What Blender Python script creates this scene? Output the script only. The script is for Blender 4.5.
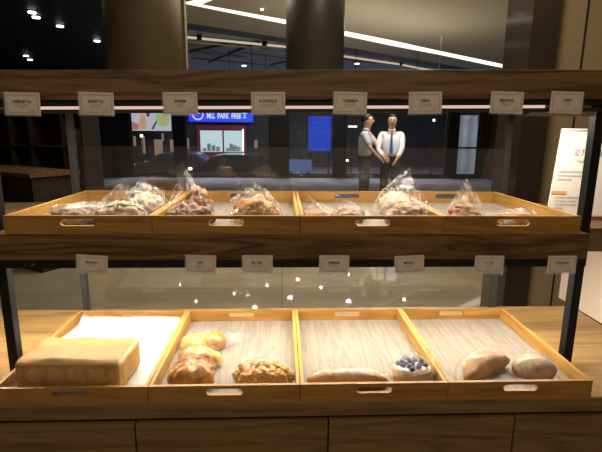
import bpy, bmesh, math, random
from mathutils import Vector, Matrix, noise

# ------------------------------------------------------------------ clear
for o in list(bpy.data.objects):
    bpy.data.objects.remove(o, do_unlink=True)
S = bpy.context.scene
COL = S.collection
R = math.radians

# ------------------------------------------------------------------ camera
F_PX, PITCH, YAW, ROLL = 457.54, .2045, -.0421, .0088
cam_d = bpy.data.cameras.new('camera')
cam_d.sensor_fit = 'HORIZONTAL'
cam_d.sensor_width = 36.0
cam_d.lens = F_PX / 602 * 36.0
cam_d.clip_start = .05
cam_d.clip_end = 200
cam = bpy.data.objects.new('camera', cam_d)
COL.objects.link(cam)
M = Matrix.Rotation(YAW, 4, 'Z') @ Matrix.Rotation(math.pi / 2 - PITCH, 4, 'X') @ Matrix.Rotation(ROLL, 4, 'Z')
M.translation = Vector((0, 0, 1.51))
cam.matrix_world = M
S.camera = cam

# ------------------------------------------------------------------ world, exposure
w = bpy.data.worlds.new('night')
S.world = w
w.use_nodes = True
w.node_tree.nodes['Background'].inputs[0].default_value = (.012, .016, .03, 1)
w.node_tree.nodes['Background'].inputs[1].default_value = .5
S.view_settings.view_transform = 'Standard'
S.view_settings.look = 'None'
S.view_settings.exposure = 0.0
S.view_settings.gamma = 1.0
S.view_settings.use_curve_mapping = False
S.cycles.transparent_max_bounces = 32
S.cycles.max_bounces = 8
S.cycles.use_denoising = True

WARM = (1.0, .80, .58)
WARM2 = (1.0, .89, .74)


def area(name, loc, sx, sy, power, color, rot=(0, 0, 0), parent=None, spread=180):
    d = bpy.data.lights.new(name, 'AREA')
    d.shape = 'RECTANGLE'
    d.size, d.size_y = sx, sy
    d.energy = power
    d.color = color
    d.spread = R(spread)
    o = bpy.data.objects.new(name, d)
    o.location = loc
    o.rotation_euler = rot
    COL.objects.link(o)
    if parent:
        o.parent = parent
    return o


# shop ceiling light over the customers, behind the camera
area('shop_ceiling_lamp', (0.0, -1.0, 2.95), 2.4, 1.0, 36, WARM, (R(12), 0, 0))
# under-shelf LED lamps
area('upper_led_lamp', (.04, 1.42, 1.5735), 1.80, .02, 14.5, WARM2, (R(0), 0, 0))
area('lower_led_lamp', (-.08, 1.40, 1.152), 2.05, .02, 24, WARM2, (R(0), 0, 0))
# hall ceiling lamps beyond the shelf, and an added side fill
area('hall_ceiling_lamp', (-.4, 4.7, 3.12), 3.2, 1.2, 95, (1.0, .88, .70), (0, 0, 0))
area('entrance_ceiling_lamp', (2.2, 8.2, 3.12), 1.6, .8, 80, (1.0, .93, .82), (0, 0, 0))
area('side_fill_lamp', (.75, 2.35, 3.12), .8, .3, 34, (1.0, .86, .66), (0, 0, 0))  # added fill lamp that brightens the stone wall and white partition
# street lamp outside
area('street_lamp', (0, 18.5, 6.0), 8, 3, 1500, (.84, .90, 1.0), (0, 0, 0))

# ------------------------------------------------------------------ materials
MATS = {}


def nodes_mat(name):
    m = bpy.data.materials.new(name)
    m.use_nodes = True
    nt = m.node_tree
    b = nt.nodes['Principled BSDF']
    return m, nt, b


def link(nt, a, b):
    nt.links.new(a, b)


def plain(name, col, rough=.5, metal=0.0, var=.08, scale=30, bump=0.0, spec=.5, coat=0.0):
    m, nt, b = nodes_mat(name)
    tc = nt.nodes.new('ShaderNodeTexCoord')
    n = nt.nodes.new('ShaderNodeTexNoise')
    n.inputs['Scale'].default_value = scale
    n.inputs['Detail'].default_value = 4
    link(nt, tc.outputs['Object'], n.inputs['Vector'])
    r = nt.nodes.new('ShaderNodeValToRGB')
    r.color_ramp.elements[0].position = .3
    r.color_ramp.elements[1].position = .7
    r.color_ramp.elements[0].color = (*[max(0, c * (1 - var)) for c in col], 1)
    r.color_ramp.elements[1].color = (*[min(1, c * (1 + var)) for c in col], 1)
    link(nt, n.outputs['Fac'], r.inputs[0])
    link(nt, r.outputs[0], b.inputs['Base Color'])
    b.inputs['Roughness'].default_value = rough
    b.inputs['Metallic'].default_value = metal
    b.inputs['Specular IOR Level'].default_value = spec
    b.inputs['Coat Weight'].default_value = coat
    if bump:
        bp = nt.nodes.new('ShaderNodeBump')
        bp.inputs['Strength'].default_value = bump
        bp.inputs['Distance'].default_value = .01
        link(nt, n.outputs['Fac'], bp.inputs['Height'])
        link(nt, bp.outputs[0], b.inputs['Normal'])
    MATS[name] = m
    return m


def wood(name, dark, mid, light, axis='X', scale=1.0, rough=.45, stretch=14, planks=0.0, spec=.4):
    """long grain along one object axis, with wavy cathedral figure"""
    m, nt, b = nodes_mat(name)
    tc = nt.nodes.new('ShaderNodeTexCoord')
    oi = nt.nodes.new('ShaderNodeObjectInfo')
    add = nt.nodes.new('ShaderNodeVectorMath')
    add.operation = 'ADD'
    mul = nt.nodes.new('ShaderNodeVectorMath')
    mul.operation = 'SCALE'
    mul.inputs['Scale'].default_value = .37
    link(nt, oi.outputs['Location'], mul.inputs[0])
    link(nt, tc.outputs['Object'], add.inputs[0])
    link(nt, mul.outputs[0], add.inputs[1])
    mp = nt.nodes.new('ShaderNodeMapping')
    s = {'X': (1, stretch, stretch), 'Y': (stretch, 1, stretch), 'Z': (stretch, stretch, 1)}[axis]
    mp.inputs['Scale'].default_value = [v * scale for v in s]
    link(nt, add.outputs[0], mp.inputs[0])
    n1 = nt.nodes.new('ShaderNodeTexNoise')
    n1.inputs['Scale'].default_value = 1.6
    n1.inputs['Detail'].default_value = 3
    n1.inputs['Distortion'].default_value = .6
    link(nt, mp.outputs[0], n1.inputs['Vector'])
    mm = nt.nodes.new('ShaderNodeMath')
    mm.operation = 'MULTIPLY'
    mm.inputs[1].default_value = 9
    link(nt, n1.outputs['Fac'], mm.inputs[0])
    fr = nt.nodes.new('ShaderNodeMath')
    fr.operation = 'PINGPONG'
    fr.inputs[1].default_value = 1
    link(nt, mm.outputs[0], fr.inputs[0])
    n2 = nt.nodes.new('ShaderNodeTexNoise')
    n2.inputs['Scale'].default_value = 9
    n2.inputs['Detail'].default_value = 5
    link(nt, mp.outputs[0], n2.inputs['Vector'])
    mx = nt.nodes.new('ShaderNodeMix')
    mx.data_type = 'FLOAT'
    mx.inputs[0].default_value = .5
    link(nt, fr.outputs[0], mx.inputs[2])
    link(nt, n2.outputs['Fac'], mx.inputs[3])
    r = nt.nodes.new('ShaderNodeValToRGB')
    e = r.color_ramp.elements
    e[0].position = .15
    e[0].color = (*dark, 1)
    e[1].position = .85
    e[1].color = (*light, 1)
    k = e.new(.45)
    k.color = (*mid, 1)
    link(nt, mx.outputs[0], r.inputs[0])
    out = r.outputs[0]
    if planks:
        sp = nt.nodes.new('ShaderNodeSeparateXYZ')
        link(nt, tc.outputs['Object'], sp.inputs[0])
        dv = nt.nodes.new('ShaderNodeMath')
        dv.operation = 'DIVIDE'
        dv.inputs[1].default_value = planks
        link(nt, sp.outputs['Y'], dv.inputs[0])
        fl = nt.nodes.new('ShaderNodeMath')
        fl.operation = 'FLOOR'
        link(nt, dv.outputs[0], fl.inputs[0])
        wn = nt.nodes.new('ShaderNodeTexWhiteNoise')
        wn.noise_dimensions = '1D'
        link(nt, fl.outputs[0], wn.inputs['W'])
        rr = nt.nodes.new('ShaderNodeMapRange')
        rr.inputs[3].default_value = .78
        rr.inputs[4].default_value = 1.12
        link(nt, wn.outputs['Value'], rr.inputs[0])
        hs = nt.nodes.new('ShaderNodeVectorMath')
        hs.operation = 'SCALE'
        link(nt, out, hs.inputs[0])
        link(nt, rr.outputs[0], hs.inputs['Scale'])
        out = hs.outputs[0]
    link(nt, out, b.inputs['Base Color'])
    b.inputs['Roughness'].default_value = rough
    b.inputs['Specular IOR Level'].default_value = spec
    MATS[name] = m
    return m


def emit(name, col, strength, base=(.02, .02, .02)):
    m, nt, b = nodes_mat(name)
    n = nt.nodes.new('ShaderNodeTexNoise')
    n.inputs['Scale'].default_value = 3
    r = nt.nodes.new('ShaderNodeMapRange')
    r.inputs[3].default_value = strength * .93
    r.inputs[4].default_value = strength * 1.07
    link(nt, n.outputs['Fac'], r.inputs[0])
    link(nt, r.outputs[0], b.inputs['Emission Strength'])
    b.inputs['Base Color'].default_value = (*base, 1)
    b.inputs['Emission Color'].default_value = (*col, 1)
    MATS[name] = m
    return m


def film(name, white=.06, rough=.1, ior=4.0, bump=.5, gloss=1.0, tint=(1, 1, 1), scale=45, base=.07, glint_paint=0.0, cscale=16, edge=.2):
    """thin clear plastic or glass: see-through, mirror at grazing angles"""
    m = bpy.data.materials.new(name)
    m.use_nodes = True
    nt = m.node_tree
    nt.nodes.remove(nt.nodes['Principled BSDF'])
    out = nt.nodes['Material Output']
    tr = nt.nodes.new('ShaderNodeBsdfTransparent')
    tr.inputs[0].default_value = (*tint, 1)
    gl = nt.nodes.new('ShaderNodeBsdfGlossy')
    gl.inputs['Roughness'].default_value = rough
    df = nt.nodes.new('ShaderNodeBsdfDiffuse')
    df.inputs[0].default_value = (.75, .75, .75, 1)
    fr = nt.nodes.new('ShaderNodeLayerWeight')
    if bump:
        tc = nt.nodes.new('ShaderNodeTexCoord')
        n = nt.nodes.new('ShaderNodeTexNoise')
        n.inputs['Scale'].default_value = scale
        n.inputs['Detail'].default_value = 2
        n.inputs['Distortion'].default_value = 1.5
        link(nt, tc.outputs['Object'], n.inputs['Vector'])
        bp = nt.nodes.new('ShaderNodeBump')
        bp.inputs['Strength'].default_value = bump
        bp.inputs['Distance'].default_value = .01
        link(nt, n.outputs['Fac'], bp.inputs['Height'])
        for x in (gl, fr):
            link(nt, bp.outputs[0], x.inputs['Normal'])
    pw = nt.nodes.new('ShaderNodeMath')
    pw.operation = 'POWER'
    pw.inputs[1].default_value = ior
    link(nt, fr.outputs['Facing'], pw.inputs[0])
    mg = nt.nodes.new('ShaderNodeMath')
    mg.operation = 'MULTIPLY_ADD'
    mg.use_clamp = True
    mg.inputs[1].default_value = gloss
    mg.inputs[2].default_value = base
    link(nt, pw.outputs[0], mg.inputs[0])
    m1 = nt.nodes.new('ShaderNodeMixShader')
    link(nt, mg.outputs[0], m1.inputs[0])
    link(nt, tr.outputs[0], m1.inputs[1])
    link(nt, gl.outputs[0], m1.inputs[2])
    m2 = nt.nodes.new('ShaderNodeMixShader')
    m2.inputs[0].default_value = white
    if glint_paint:  # lamp glints painted into the film as white streaks, plus a whitened rim
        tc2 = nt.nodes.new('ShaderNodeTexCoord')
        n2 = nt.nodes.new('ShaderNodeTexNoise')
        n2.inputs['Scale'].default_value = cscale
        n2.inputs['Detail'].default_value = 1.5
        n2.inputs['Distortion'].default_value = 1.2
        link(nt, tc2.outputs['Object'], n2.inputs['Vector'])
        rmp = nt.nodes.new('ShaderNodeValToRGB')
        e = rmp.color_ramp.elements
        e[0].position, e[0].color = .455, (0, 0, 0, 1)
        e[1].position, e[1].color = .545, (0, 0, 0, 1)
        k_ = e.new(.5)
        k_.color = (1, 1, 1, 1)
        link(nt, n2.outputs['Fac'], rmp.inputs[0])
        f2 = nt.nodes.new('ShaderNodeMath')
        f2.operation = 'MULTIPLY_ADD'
        f2.inputs[1].default_value = glint_paint
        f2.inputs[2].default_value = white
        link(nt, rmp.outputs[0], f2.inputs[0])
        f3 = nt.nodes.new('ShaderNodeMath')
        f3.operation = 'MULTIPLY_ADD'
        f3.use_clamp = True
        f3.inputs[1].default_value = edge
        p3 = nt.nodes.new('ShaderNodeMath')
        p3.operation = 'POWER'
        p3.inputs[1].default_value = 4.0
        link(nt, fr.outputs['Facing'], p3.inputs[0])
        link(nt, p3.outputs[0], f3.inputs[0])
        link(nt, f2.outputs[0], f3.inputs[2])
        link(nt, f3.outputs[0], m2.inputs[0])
    link(nt, m1.outputs[0], m2.inputs[1])
    link(nt, df.outputs[0], m2.inputs[2])
    link(nt, m2.outputs[0], out.inputs[0])
    MATS[name] = m
    return m


def crust(name, dark, mid, light, scale=18, bump=.3, rough=.5, flour=0.0, zlo=-.03, zhi=.04, spec=.35, vor=0):
    """baked crust: the top is browner than the sides, mottled"""
    m, nt, b = nodes_mat(name)
    tc = nt.nodes.new('ShaderNodeTexCoord')
    sp = nt.nodes.new('ShaderNodeSeparateXYZ')
    link(nt, tc.outputs['Object'], sp.inputs[0])
    mr = nt.nodes.new('ShaderNodeMapRange')
    mr.inputs[1].default_value = zlo
    mr.inputs[2].default_value = zhi
    link(nt, sp.outputs['Z'], mr.inputs[0])
    n = nt.nodes.new('ShaderNodeTexNoise')
    n.inputs['Scale'].default_value = scale
    n.inputs['Detail'].default_value = 6
    link(nt, tc.outputs['Object'], n.inputs['Vector'])
    mx = nt.nodes.new('ShaderNodeMix')
    mx.data_type = 'FLOAT'
    mx.inputs[0].default_value = .6
    link(nt, mr.outputs[0], mx.inputs[2])
    link(nt, n.outputs['Fac'], mx.inputs[3])
    r = nt.nodes.new('ShaderNodeValToRGB')
    e = r.color_ramp.elements
    e[0].position = .25
    e[0].color = (*light, 1)
    e[1].position = .72
    e[1].color = (*dark, 1)
    k = e.new(.48)
    k.color = (*mid, 1)
    link(nt, mx.outputs[0], r.inputs[0])
    out = r.outputs[0]
    hgt = n.outputs['Fac']
    if vor:
        v = nt.nodes.new('ShaderNodeTexVoronoi')
        v.inputs['Scale'].default_value = vor
        link(nt, tc.outputs['Object'], v.inputs['Vector'])
        hgt = v.outputs['Distance']
        sc_ = nt.nodes.new('ShaderNodeMapRange')
        sc_.inputs[1].default_value = 0
        sc_.inputs[2].default_value = .8
        sc_.inputs[3].default_value = 1.25
        sc_.inputs[4].default_value = .75
        link(nt, hgt, sc_.inputs[0])
        vm = nt.nodes.new('ShaderNodeVectorMath')
        vm.operation = 'SCALE'
        link(nt, out, vm.inputs[0])
        link(nt, sc_.outputs[0], vm.inputs['Scale'])
        out = vm.outputs[0]
    if flour:
        n3 = nt.nodes.new('ShaderNodeTexNoise')
        n3.inputs['Scale'].default_value = 60
        n3.inputs['Detail'].default_value = 6
        link(nt, tc.outputs['Object'], n3.inputs['Vector'])
        ad = nt.nodes.new('ShaderNodeMath')
        ad.operation = 'MULTIPLY'
        link(nt, n3.outputs['Fac'], ad.inputs[0])
        link(nt, mr.outputs[0], ad.inputs[1])
        rm = nt.nodes.new('ShaderNodeMapRange')
        rm.inputs[1].default_value = .2
        rm.inputs[2].default_value = .5
        rm.inputs[4].default_value = flour
        link(nt, ad.outputs[0], rm.inputs[0])
        mc = nt.nodes.new('ShaderNodeMix')
        mc.data_type = 'RGBA'
        link(nt, rm.outputs[0], mc.inputs[0])
        link(nt, out, mc.inputs[6])
        mc.inputs[7].default_value = (.55, .5, .44, 1)
        out = mc.outputs[2]
    link(nt, out, b.inputs['Base Color'])
    b.inputs['Roughness'].default_value = rough
    b.inputs['Specular IOR Level'].default_value = spec
    bp = nt.nodes.new('ShaderNodeBump')
    bp.inputs['Strength'].default_value = bump
    bp.inputs['Distance'].default_value = .006
    link(nt, hgt, bp.inputs['Height'])
    link(nt, bp.outputs[0], b.inputs['Normal'])
    MATS[name] = m
    return m


# woods
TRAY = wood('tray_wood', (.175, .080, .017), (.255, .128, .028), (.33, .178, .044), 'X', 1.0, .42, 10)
TRAY_LIT = wood('tray_wood_side_lit', (.27, .135, .028), (.36, .19, .042), (.43, .24, .06), 'Y', 1.0, .42, 10)  # same tray wood, lightened to carry the light inside the trays
MAT_WOOD = wood('tray_mat', (.150, .124, .094), (.195, .165, .130), (.235, .203, .167), 'Y', 1.9, .6, 10)
WALNUT = wood('walnut_board', (.028, .013, .004), (.110, .060, .021), (.185, .108, .043), 'X', 1.0, .45, 12)
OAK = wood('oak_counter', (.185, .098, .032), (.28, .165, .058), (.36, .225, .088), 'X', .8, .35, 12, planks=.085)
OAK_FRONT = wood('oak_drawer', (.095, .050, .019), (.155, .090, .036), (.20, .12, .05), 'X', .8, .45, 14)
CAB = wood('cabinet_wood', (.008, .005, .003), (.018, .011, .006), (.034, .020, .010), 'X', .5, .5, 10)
# plain
BLACK = plain('black_steel', (.007, .007, .008), .5, 0, spec=.25)
STEEL = plain('grey_steel', (.035, .034, .033), .5, .1, spec=.3)
DARK = plain('dark_gap', (.01, .008, .006), .7)
WHITE = plain('white_plate', (.75, .72, .68), .5)
CARD = plain('tag_card', (.74, .66, .56), .6, var=.03)
INK = plain('tag_ink', (.03, .025, .022), .6)
INK_GREY = plain('grey_ink', (.22, .18, .15), .6)
INK_RED = plain('red_ink', (.30, .12, .08), .6)
ORANGE = plain('orange_ink', (.75, .30, .08), .6)
PAPER = plain('white_paper', (.88, .86, .82), .6, var=.02)
POSTER = plain('poster_paper', (.78, .71, .65), .4, var=.02)
FLOOR = None


def floor_mat():
    m, nt, b = nodes_mat('floor_stone')
    tc = nt.nodes.new('ShaderNodeTexCoord')
    br = nt.nodes.new('ShaderNodeTexBrick')
    br.offset = 0
    br.inputs['Color1'].default_value = (.34, .29, .19, 1)
    br.inputs['Color2'].default_value = (.28, .245, .17, 1)
    br.inputs['Mortar'].default_value = (.14, .12, .09, 1)
    br.inputs['Scale'].default_value = 1.0
    br.inputs['Mortar Size'].default_value = .004
    br.inputs['Brick Width'].default_value = 8.0
    br.inputs['Row Height'].default_value = .62
    link(nt, tc.outputs['Object'], br.inputs['Vector'])
    n = nt.nodes.new('ShaderNodeTexNoise')
    n.inputs['Scale'].default_value = 2.2
    n.inputs['Detail'].default_value = 6
    link(nt, tc.outputs['Object'], n.inputs['Vector'])
    mr = nt.nodes.new('ShaderNodeMapRange')
    mr.inputs[3].default_value = .75
    mr.inputs[4].default_value = 1.25
    link(nt, n.outputs['Fac'], mr.inputs[0])
    vm = nt.nodes.new('ShaderNodeVectorMath')
    vm.operation = 'SCALE'
    link(nt, br.outputs['Color'], vm.inputs[0])
    link(nt, mr.outputs[0], vm.inputs['Scale'])
    link(nt, vm.outputs[0], b.inputs['Base Color'])
    b.inputs['Roughness'].default_value = .035
    MATS['floor'] = m
    return m


FLOOR = floor_mat()
BEIGE = plain('beige_stone', (.34, .26, .15), .12, var=.12, scale=1.5)
WALLW = plain('white_partition', (.72, .62, .52), .5, var=.02)
GLOSSBLACK = plain('glossy_black_column', (.042, .030, .020), .10, var=.2, scale=2)
BRONZE = plain('bronze_cylinder', (.17, .125, .062), .6, .15, var=.1, scale=2)
DARKCYL = plain('dark_cylinder', (.085, .08, .06), .45, .3, var=.15, scale=2)
CEIL = plain('ceiling_paint', (.66, .58, .45), .8, var=.03, scale=1)
CEIL_DK = plain('ceiling_black', (.02, .018, .015), .5, var=.1)
SOFFIT = plain('soffit', (.55, .50, .40), .7, var=.03, scale=1)
LOUVER = plain('louver_panel', (.34, .36, .44), .6, var=.15, scale=2)
LOUVER_L = plain('louver_blade', (.26, .26, .30), .5, var=.1)
BRASS = plain('brass_rail', (.80, .68, .45), .35, .2)
BROWNW = plain('brown_wall', (.06, .035, .024), .35, var=.25, scale=1.2)
NIGHTW = plain('night_facade', (.03, .028, .03), .7, var=.4, scale=.8)
ASPHALT = plain('wet_asphalt', (.20, .21, .24), .7, var=.25, scale=.9)
GREYP = plain('grey_panel', (.10, .10, .105), .5, var=.1, scale=1)
FROST = plain('frosted_sheet', (.75, .77, .80), .5, var=.15, scale=1.5)
FRAME = plain('window_frame_black', (.012, .011, .012), .4)
E_STRIP = emit('cove_light', (1.0, .93, .76), 1.6)
E_RAIL = emit('rail_light', (1.0, .84, .58), .55)
E_LED = emit('led_line', (1.0, .66, .58), .75)
E_SPOT = emit('spot_disc', (1.0, .95, .86), 30)
E_SPOT2 = emit('small_downlight', (1.0, .98, .92), 5)
E_BLUE = emit('blue_sign', (.03, .06, .95), .95)
E_BLUE2 = emit('blue_banner', (.02, .07, .62), .75)
E_BLUE3 = emit('blue_low_board', (.10, .17, .42), .6)
E_WHITE = emit('sign_white', (.75, .75, 1.0), .9)
E_CYAN = emit('sign_cyan', (.2, .8, 1.0), .9)
E_SHOP = emit('shop_window_light', (.62, .80, .86), .85)
E_SHOPW = emit('shop_bright_line', (1.0, .96, .9), 2.5)
E_BILL = emit('billboard_white', (.62, .60, .72), .75)
E_BILL_O = emit('billboard_orange', (.72, .42, .26), .7)
E_BILL_G = emit('billboard_green', (.42, .62, .22), .7)
E_BILL_R = emit('billboard_red', (.60, .20, .20), .7)
E_BILL_D = emit('billboard_dark', (.10, .12, .20), .5)
E_WARMD = emit('warm_window', (.8, .55, .35), .28)
E_TAIL = emit('tail_lamp', (1.0, .06, .04), 2.0)
E_HEAD = emit('head_lamp', (.9, .95, 1.0), 2.5)
RED = plain('red_frame', (.30, .02, .03), .5)
CARP = plain('car_paint_dark', (.02, .022, .03), .2, .3, coat=.6)
CARP2 = plain('car_paint_grey', (.05, .04, .045), .25, .3, coat=.6)
TYRE = plain('tyre_rubber', (.012, .012, .012), .8)
CARGLASS = plain('car_glass', (.02, .025, .03), .05)
BAG = film('clear_bag_film', .004, .06, 3.0, .5, .35, base=.02, glint_paint=.34, cscale=15, edge=.32)
WRAP = film('tight_wrap_film', .002, .05, 3.0, .35, .2, base=.012, glint_paint=.12, cscale=13, edge=.10)
BAG_W = film('cloudy_bag_film', .010, .06, 3.0, .5, .35, base=.025, glint_paint=.26, cscale=18, edge=.30)
GLASS = film('clear_glass', .004, .0, 5.0, 0, .7, base=.055)
HOLDER = film('tag_holder_plastic', .10, .1, 4.0, 0, .5)
# breads
TOAST = crust('toast_crust', (.30, .155, .045), (.37, .205, .065), (.43, .255, .092), 30, .35, .55, zlo=-.2, zhi=.16)
TOAST_P = plain('toast_pale_edge', (.48, .34, .16), .6, var=.06)
def toast_front():
    nt = TOAST.node_tree
    b = nt.nodes['Principled BSDF']
    src = b.inputs['Base Color'].links[0].from_socket
    tc = nt.nodes.new('ShaderNodeTexCoord')
    sp = nt.nodes.new('ShaderNodeSeparateXYZ')
    link(nt, tc.outputs['Object'], sp.inputs[0])

    def mth(op, a, b_=None, clamp=False):
        n = nt.nodes.new('ShaderNodeMath')
        n.operation = op
        n.use_clamp = clamp
        for i, v in enumerate((a, b_)):
            if v is None:
                continue
            if isinstance(v, (int, float)):
                n.inputs[i].default_value = v
            else:
                link(nt, v, n.inputs[i])
        return n.outputs[0]
    nn = nt.nodes.new('ShaderNodeTexNoise')
    nn.inputs['Scale'].default_value = 28
    nn.inputs['Detail'].default_value = 3
    link(nt, tc.outputs['Object'], nn.inputs['Vector'])
    wob = mth('MULTIPLY', mth('SUBTRACT', nn.outputs['Fac'], .5), .03)
    wob2 = mth('MULTIPLY', mth('SUBTRACT', nn.outputs['Fac'], .5), -.035)
    pp = mth('PINGPONG', mth('ADD', mth('ADD', sp.outputs['X'], 1.0), wob), .027)
    zz = mth('SUBTRACT', mth('ADD', sp.outputs['Z'], wob2), .052)
    d = mth('SQRT', mth('ADD', mth('MULTIPLY', pp, pp), mth('MULTIPLY', zz, zz)))
    rim = mth('SUBTRACT', 1.0, mth('DIVIDE', mth('ABSOLUTE', mth('SUBTRACT', d, .019)), .006), True)
    inside = mth('MULTIPLY', mth('LESS_THAN', d, .019), .35)
    m_ = mth('MAXIMUM', mth('MULTIPLY', rim, .45), inside)
    fr_ = mth('MULTIPLY', m_, mth('LESS_THAN', sp.outputs['Y'], -.068))
    # thin pale line where the tin's edges met
    zc = mth('ADD', sp.outputs['Z'], wob)

    def line(a, a0, b_, b0):
        p, q = mth('SUBTRACT', a, a0), mth('SUBTRACT', b_, b0)
        r_ = mth('SQRT', mth('ADD', mth('MULTIPLY', p, p), mth('MULTIPLY', q, q)))
        return mth('MULTIPLY', mth('SUBTRACT', 1.0, mth('DIVIDE', r_, .0075), True), 1.4, True)
    l1 = line(sp.outputs['Y'], -.0745, sp.outputs['Z'], .0845)
    l2 = line(sp.outputs['Y'], -.0745, sp.outputs['X'], .1395)
    l3 = line(sp.outputs['X'], .1395, sp.outputs['Z'], .0845)
    fr_ = mth('MAXIMUM', mth('MULTIPLY', fr_, .8), mth('MAXIMUM', l1, mth('MAXIMUM', l2, l3)))
    mx = nt.nodes.new('ShaderNodeMix')
    mx.data_type = 'RGBA'
    link(nt, fr_, mx.inputs[0])
    link(nt, src, mx.inputs[6])
    mx.inputs[7].default_value = (.58, .40, .19, 1)
    link(nt, mx.outputs[2], b.inputs['Base Color'])


toast_front()
C_GLAZE = crust('glazed_crust', (.33, .115, .016), (.52, .265, .048), (.64, .42, .12), 26, .35, .3, spec=.5)
C_YEL = crust('yellow_crust', (0.521, 0.252, 0.046), (0.655, 0.395, 0.100), (0.714, 0.521, 0.200), 16, .2, .4)
C_CRUMB = crust('crumb_crust', (0.447, 0.213, 0.052), (0.622, 0.389, 0.121), (0.720, 0.535, 0.216), 26, .8, .6, vor=95)
C_ROLL = crust('roll_crust', (.235, .115, .036), (.39, .215, .072), (.50, .32, .125), 20, .5, .65, flour=.12, spec=.15)
C_FLOUR = crust('floured_crust', (.17, .082, .028), (.32, .175, .066), (.44, .28, .12), 24, .6, .75, flour=.35, spec=.12)
C_STICK = crust('stick_crust', (0.270, 0.101, 0.027), (0.375, 0.158, 0.042), (0.450, 0.238, 0.060), 14, .3, .5, flour=.55, zlo=.015, zhi=.058)
C_TAN = crust('tan_crust', (0.285, 0.138, 0.046), (0.361, 0.200, 0.079), (0.406, 0.264, 0.125), 14, .2, .6)
C_DARK = crust('dark_crust', (0.144, 0.056, 0.021), (0.306, 0.139, 0.050), (0.468, 0.260, 0.109), 22, .5, .6, flour=.3)
C_WHITE = crust('white_bun', (0.281, 0.191, 0.090), (0.349, 0.270, 0.163), (0.394, 0.338, 0.236), 12, .3, .6, flour=.3)
C_NUTTY = crust('nutty_crust', (0.275, 0.120, 0.026), (0.478, 0.285, 0.078), (0.609, 0.435, 0.156), 26, .5, .6)
CREAM = plain('cream', (.6, .55, .47), .5, var=.06, scale=50, bump=.4)
BERRY = plain('blueberry', (.025, .03, .075), .35, var=.4)
GREENF = plain('green_filling', (.10, .17, .02), .5, var=.5, scale=90)
NUT = plain('brown_nut', (.22, .09, .03), .5)
FRUIT = plain('red_berry', (.28, .035, .02), .4)
# people
SKIN = plain('skin', (.50, .29, .20), .5, var=.05)
SHIRT_W = plain('white_shirt', (.78, .79, .84), .8, var=.04, scale=8, bump=.3)
SHIRT_G = plain('grey_shirt', (.42, .42, .45), .8, var=.06, scale=8, bump=.3)
TROUSER = plain('black_trousers', (.015, .014, .017), .8)
HAIR = plain('black_hair', (.012, .009, .008), .5, var=.3, scale=80)
TIE = plain('blue_tie', (.03, .12, .42), .5)


# ------------------------------------------------------------------ geometry helpers
def tag(o, label=None, cat=None, group=None, kind=None):
    if label:
        o['label'] = label
    if cat:
        o['category'] = cat
    if group:
        o['group'] = group
    if kind:
        o['kind'] = kind
    return o


def empty(name, loc=(0, 0, 0), rz=0, label=None, cat=None, group=None):
    o = bpy.data.objects.new(name, None)
    o.empty_display_size = .05
    o.location = loc
    o.rotation_euler = (0, 0, rz)
    COL.objects.link(o)
    return tag(o, label, cat, group)


def build(name, bm, mats, parent=None, smooth=False, loc=None, rot=None, bevel=0, kind=None):
    me = bpy.data.meshes.new(name)
    bmesh.ops.recalc_face_normals(bm, faces=bm.faces)
    bm.to_mesh(me)
    bm.free()
    if not isinstance(mats, (list, tuple)):
        mats = [mats]
    for m in mats:
        me.materials.append(m)
    if smooth:
        for p in me.polygons:
            p.use_smooth = True
    o = bpy.data.objects.new(name, me)
    COL.objects.link(o)
    if parent:
        o.parent = parent
    if loc:
        o.location = loc
    if rot:
        o.rotation_euler = rot
    if bevel:
        md = o.modifiers.new('bevel', 'BEVEL')
        md.width = bevel
        md.segments = 2
        md.limit_method = 'ANGLE'
    if kind:
        o['kind'] = kind
    return o


def box(bm, x0, x1, y0, y1, z0, z1, mi=0):
    v = [bm.verts.new((x, y, z)) for z in (z0, z1) for y in (y0, y1) for x in (x0, x1)]
    for f in ((0, 2, 3, 1), (4, 5, 7, 6), (0, 1, 5, 4), (2, 6, 7, 3), (0, 4, 6, 2), (1, 3, 7, 5)):
        bm.faces.new([v[i] for i in f]).material_index = mi
    return v


def BX(name, x0, x1, y0, y1, z0, z1, m, parent=None, bevel=0, kind=None):
    """a box with its own origin at the centre of its footprint"""
    bm = bmesh.new()
    cx, cy = (x0 + x1) / 2, (y0 + y1) / 2
    box(bm, x0 - cx, x1 - cx, y0 - cy, y1 - cy, 0, z1 - z0)
    return build(name, bm, m, parent, loc=(cx, cy, z0), bevel=bevel, kind=kind)


def prism(bm, pts, z0, z1, mi=0):
    lo = [bm.verts.new((x, y, z0)) for x, y in pts]
    hi = [bm.verts.new((x, y, z1)) for x, y in pts]
    n = len(pts)
    bm.faces.new(lo[::-1]).material_index = mi
    bm.faces.new(hi).material_index = mi
    for i in range(n):
        bm.faces.new((lo[i], lo[(i + 1) % n], hi[(i + 1) % n], hi[i])).material_index = mi


def bar_xz(bm, pts, y0, y1, mi=0):
    """prism extruded along y from an outline in x,z"""
    a = [bm.verts.new((x, y0, z)) for x, z in pts]
    b = [bm.verts.new((x, y1, z)) for x, z in pts]
    n = len(pts)
    bm.faces.new(a).material_index = mi
    bm.faces.new(b[::-1]).material_index = mi
    for i in range(n):
        bm.faces.new((a[i], b[i], b[(i + 1) % n], a[(i + 1) % n])).material_index = mi


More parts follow.
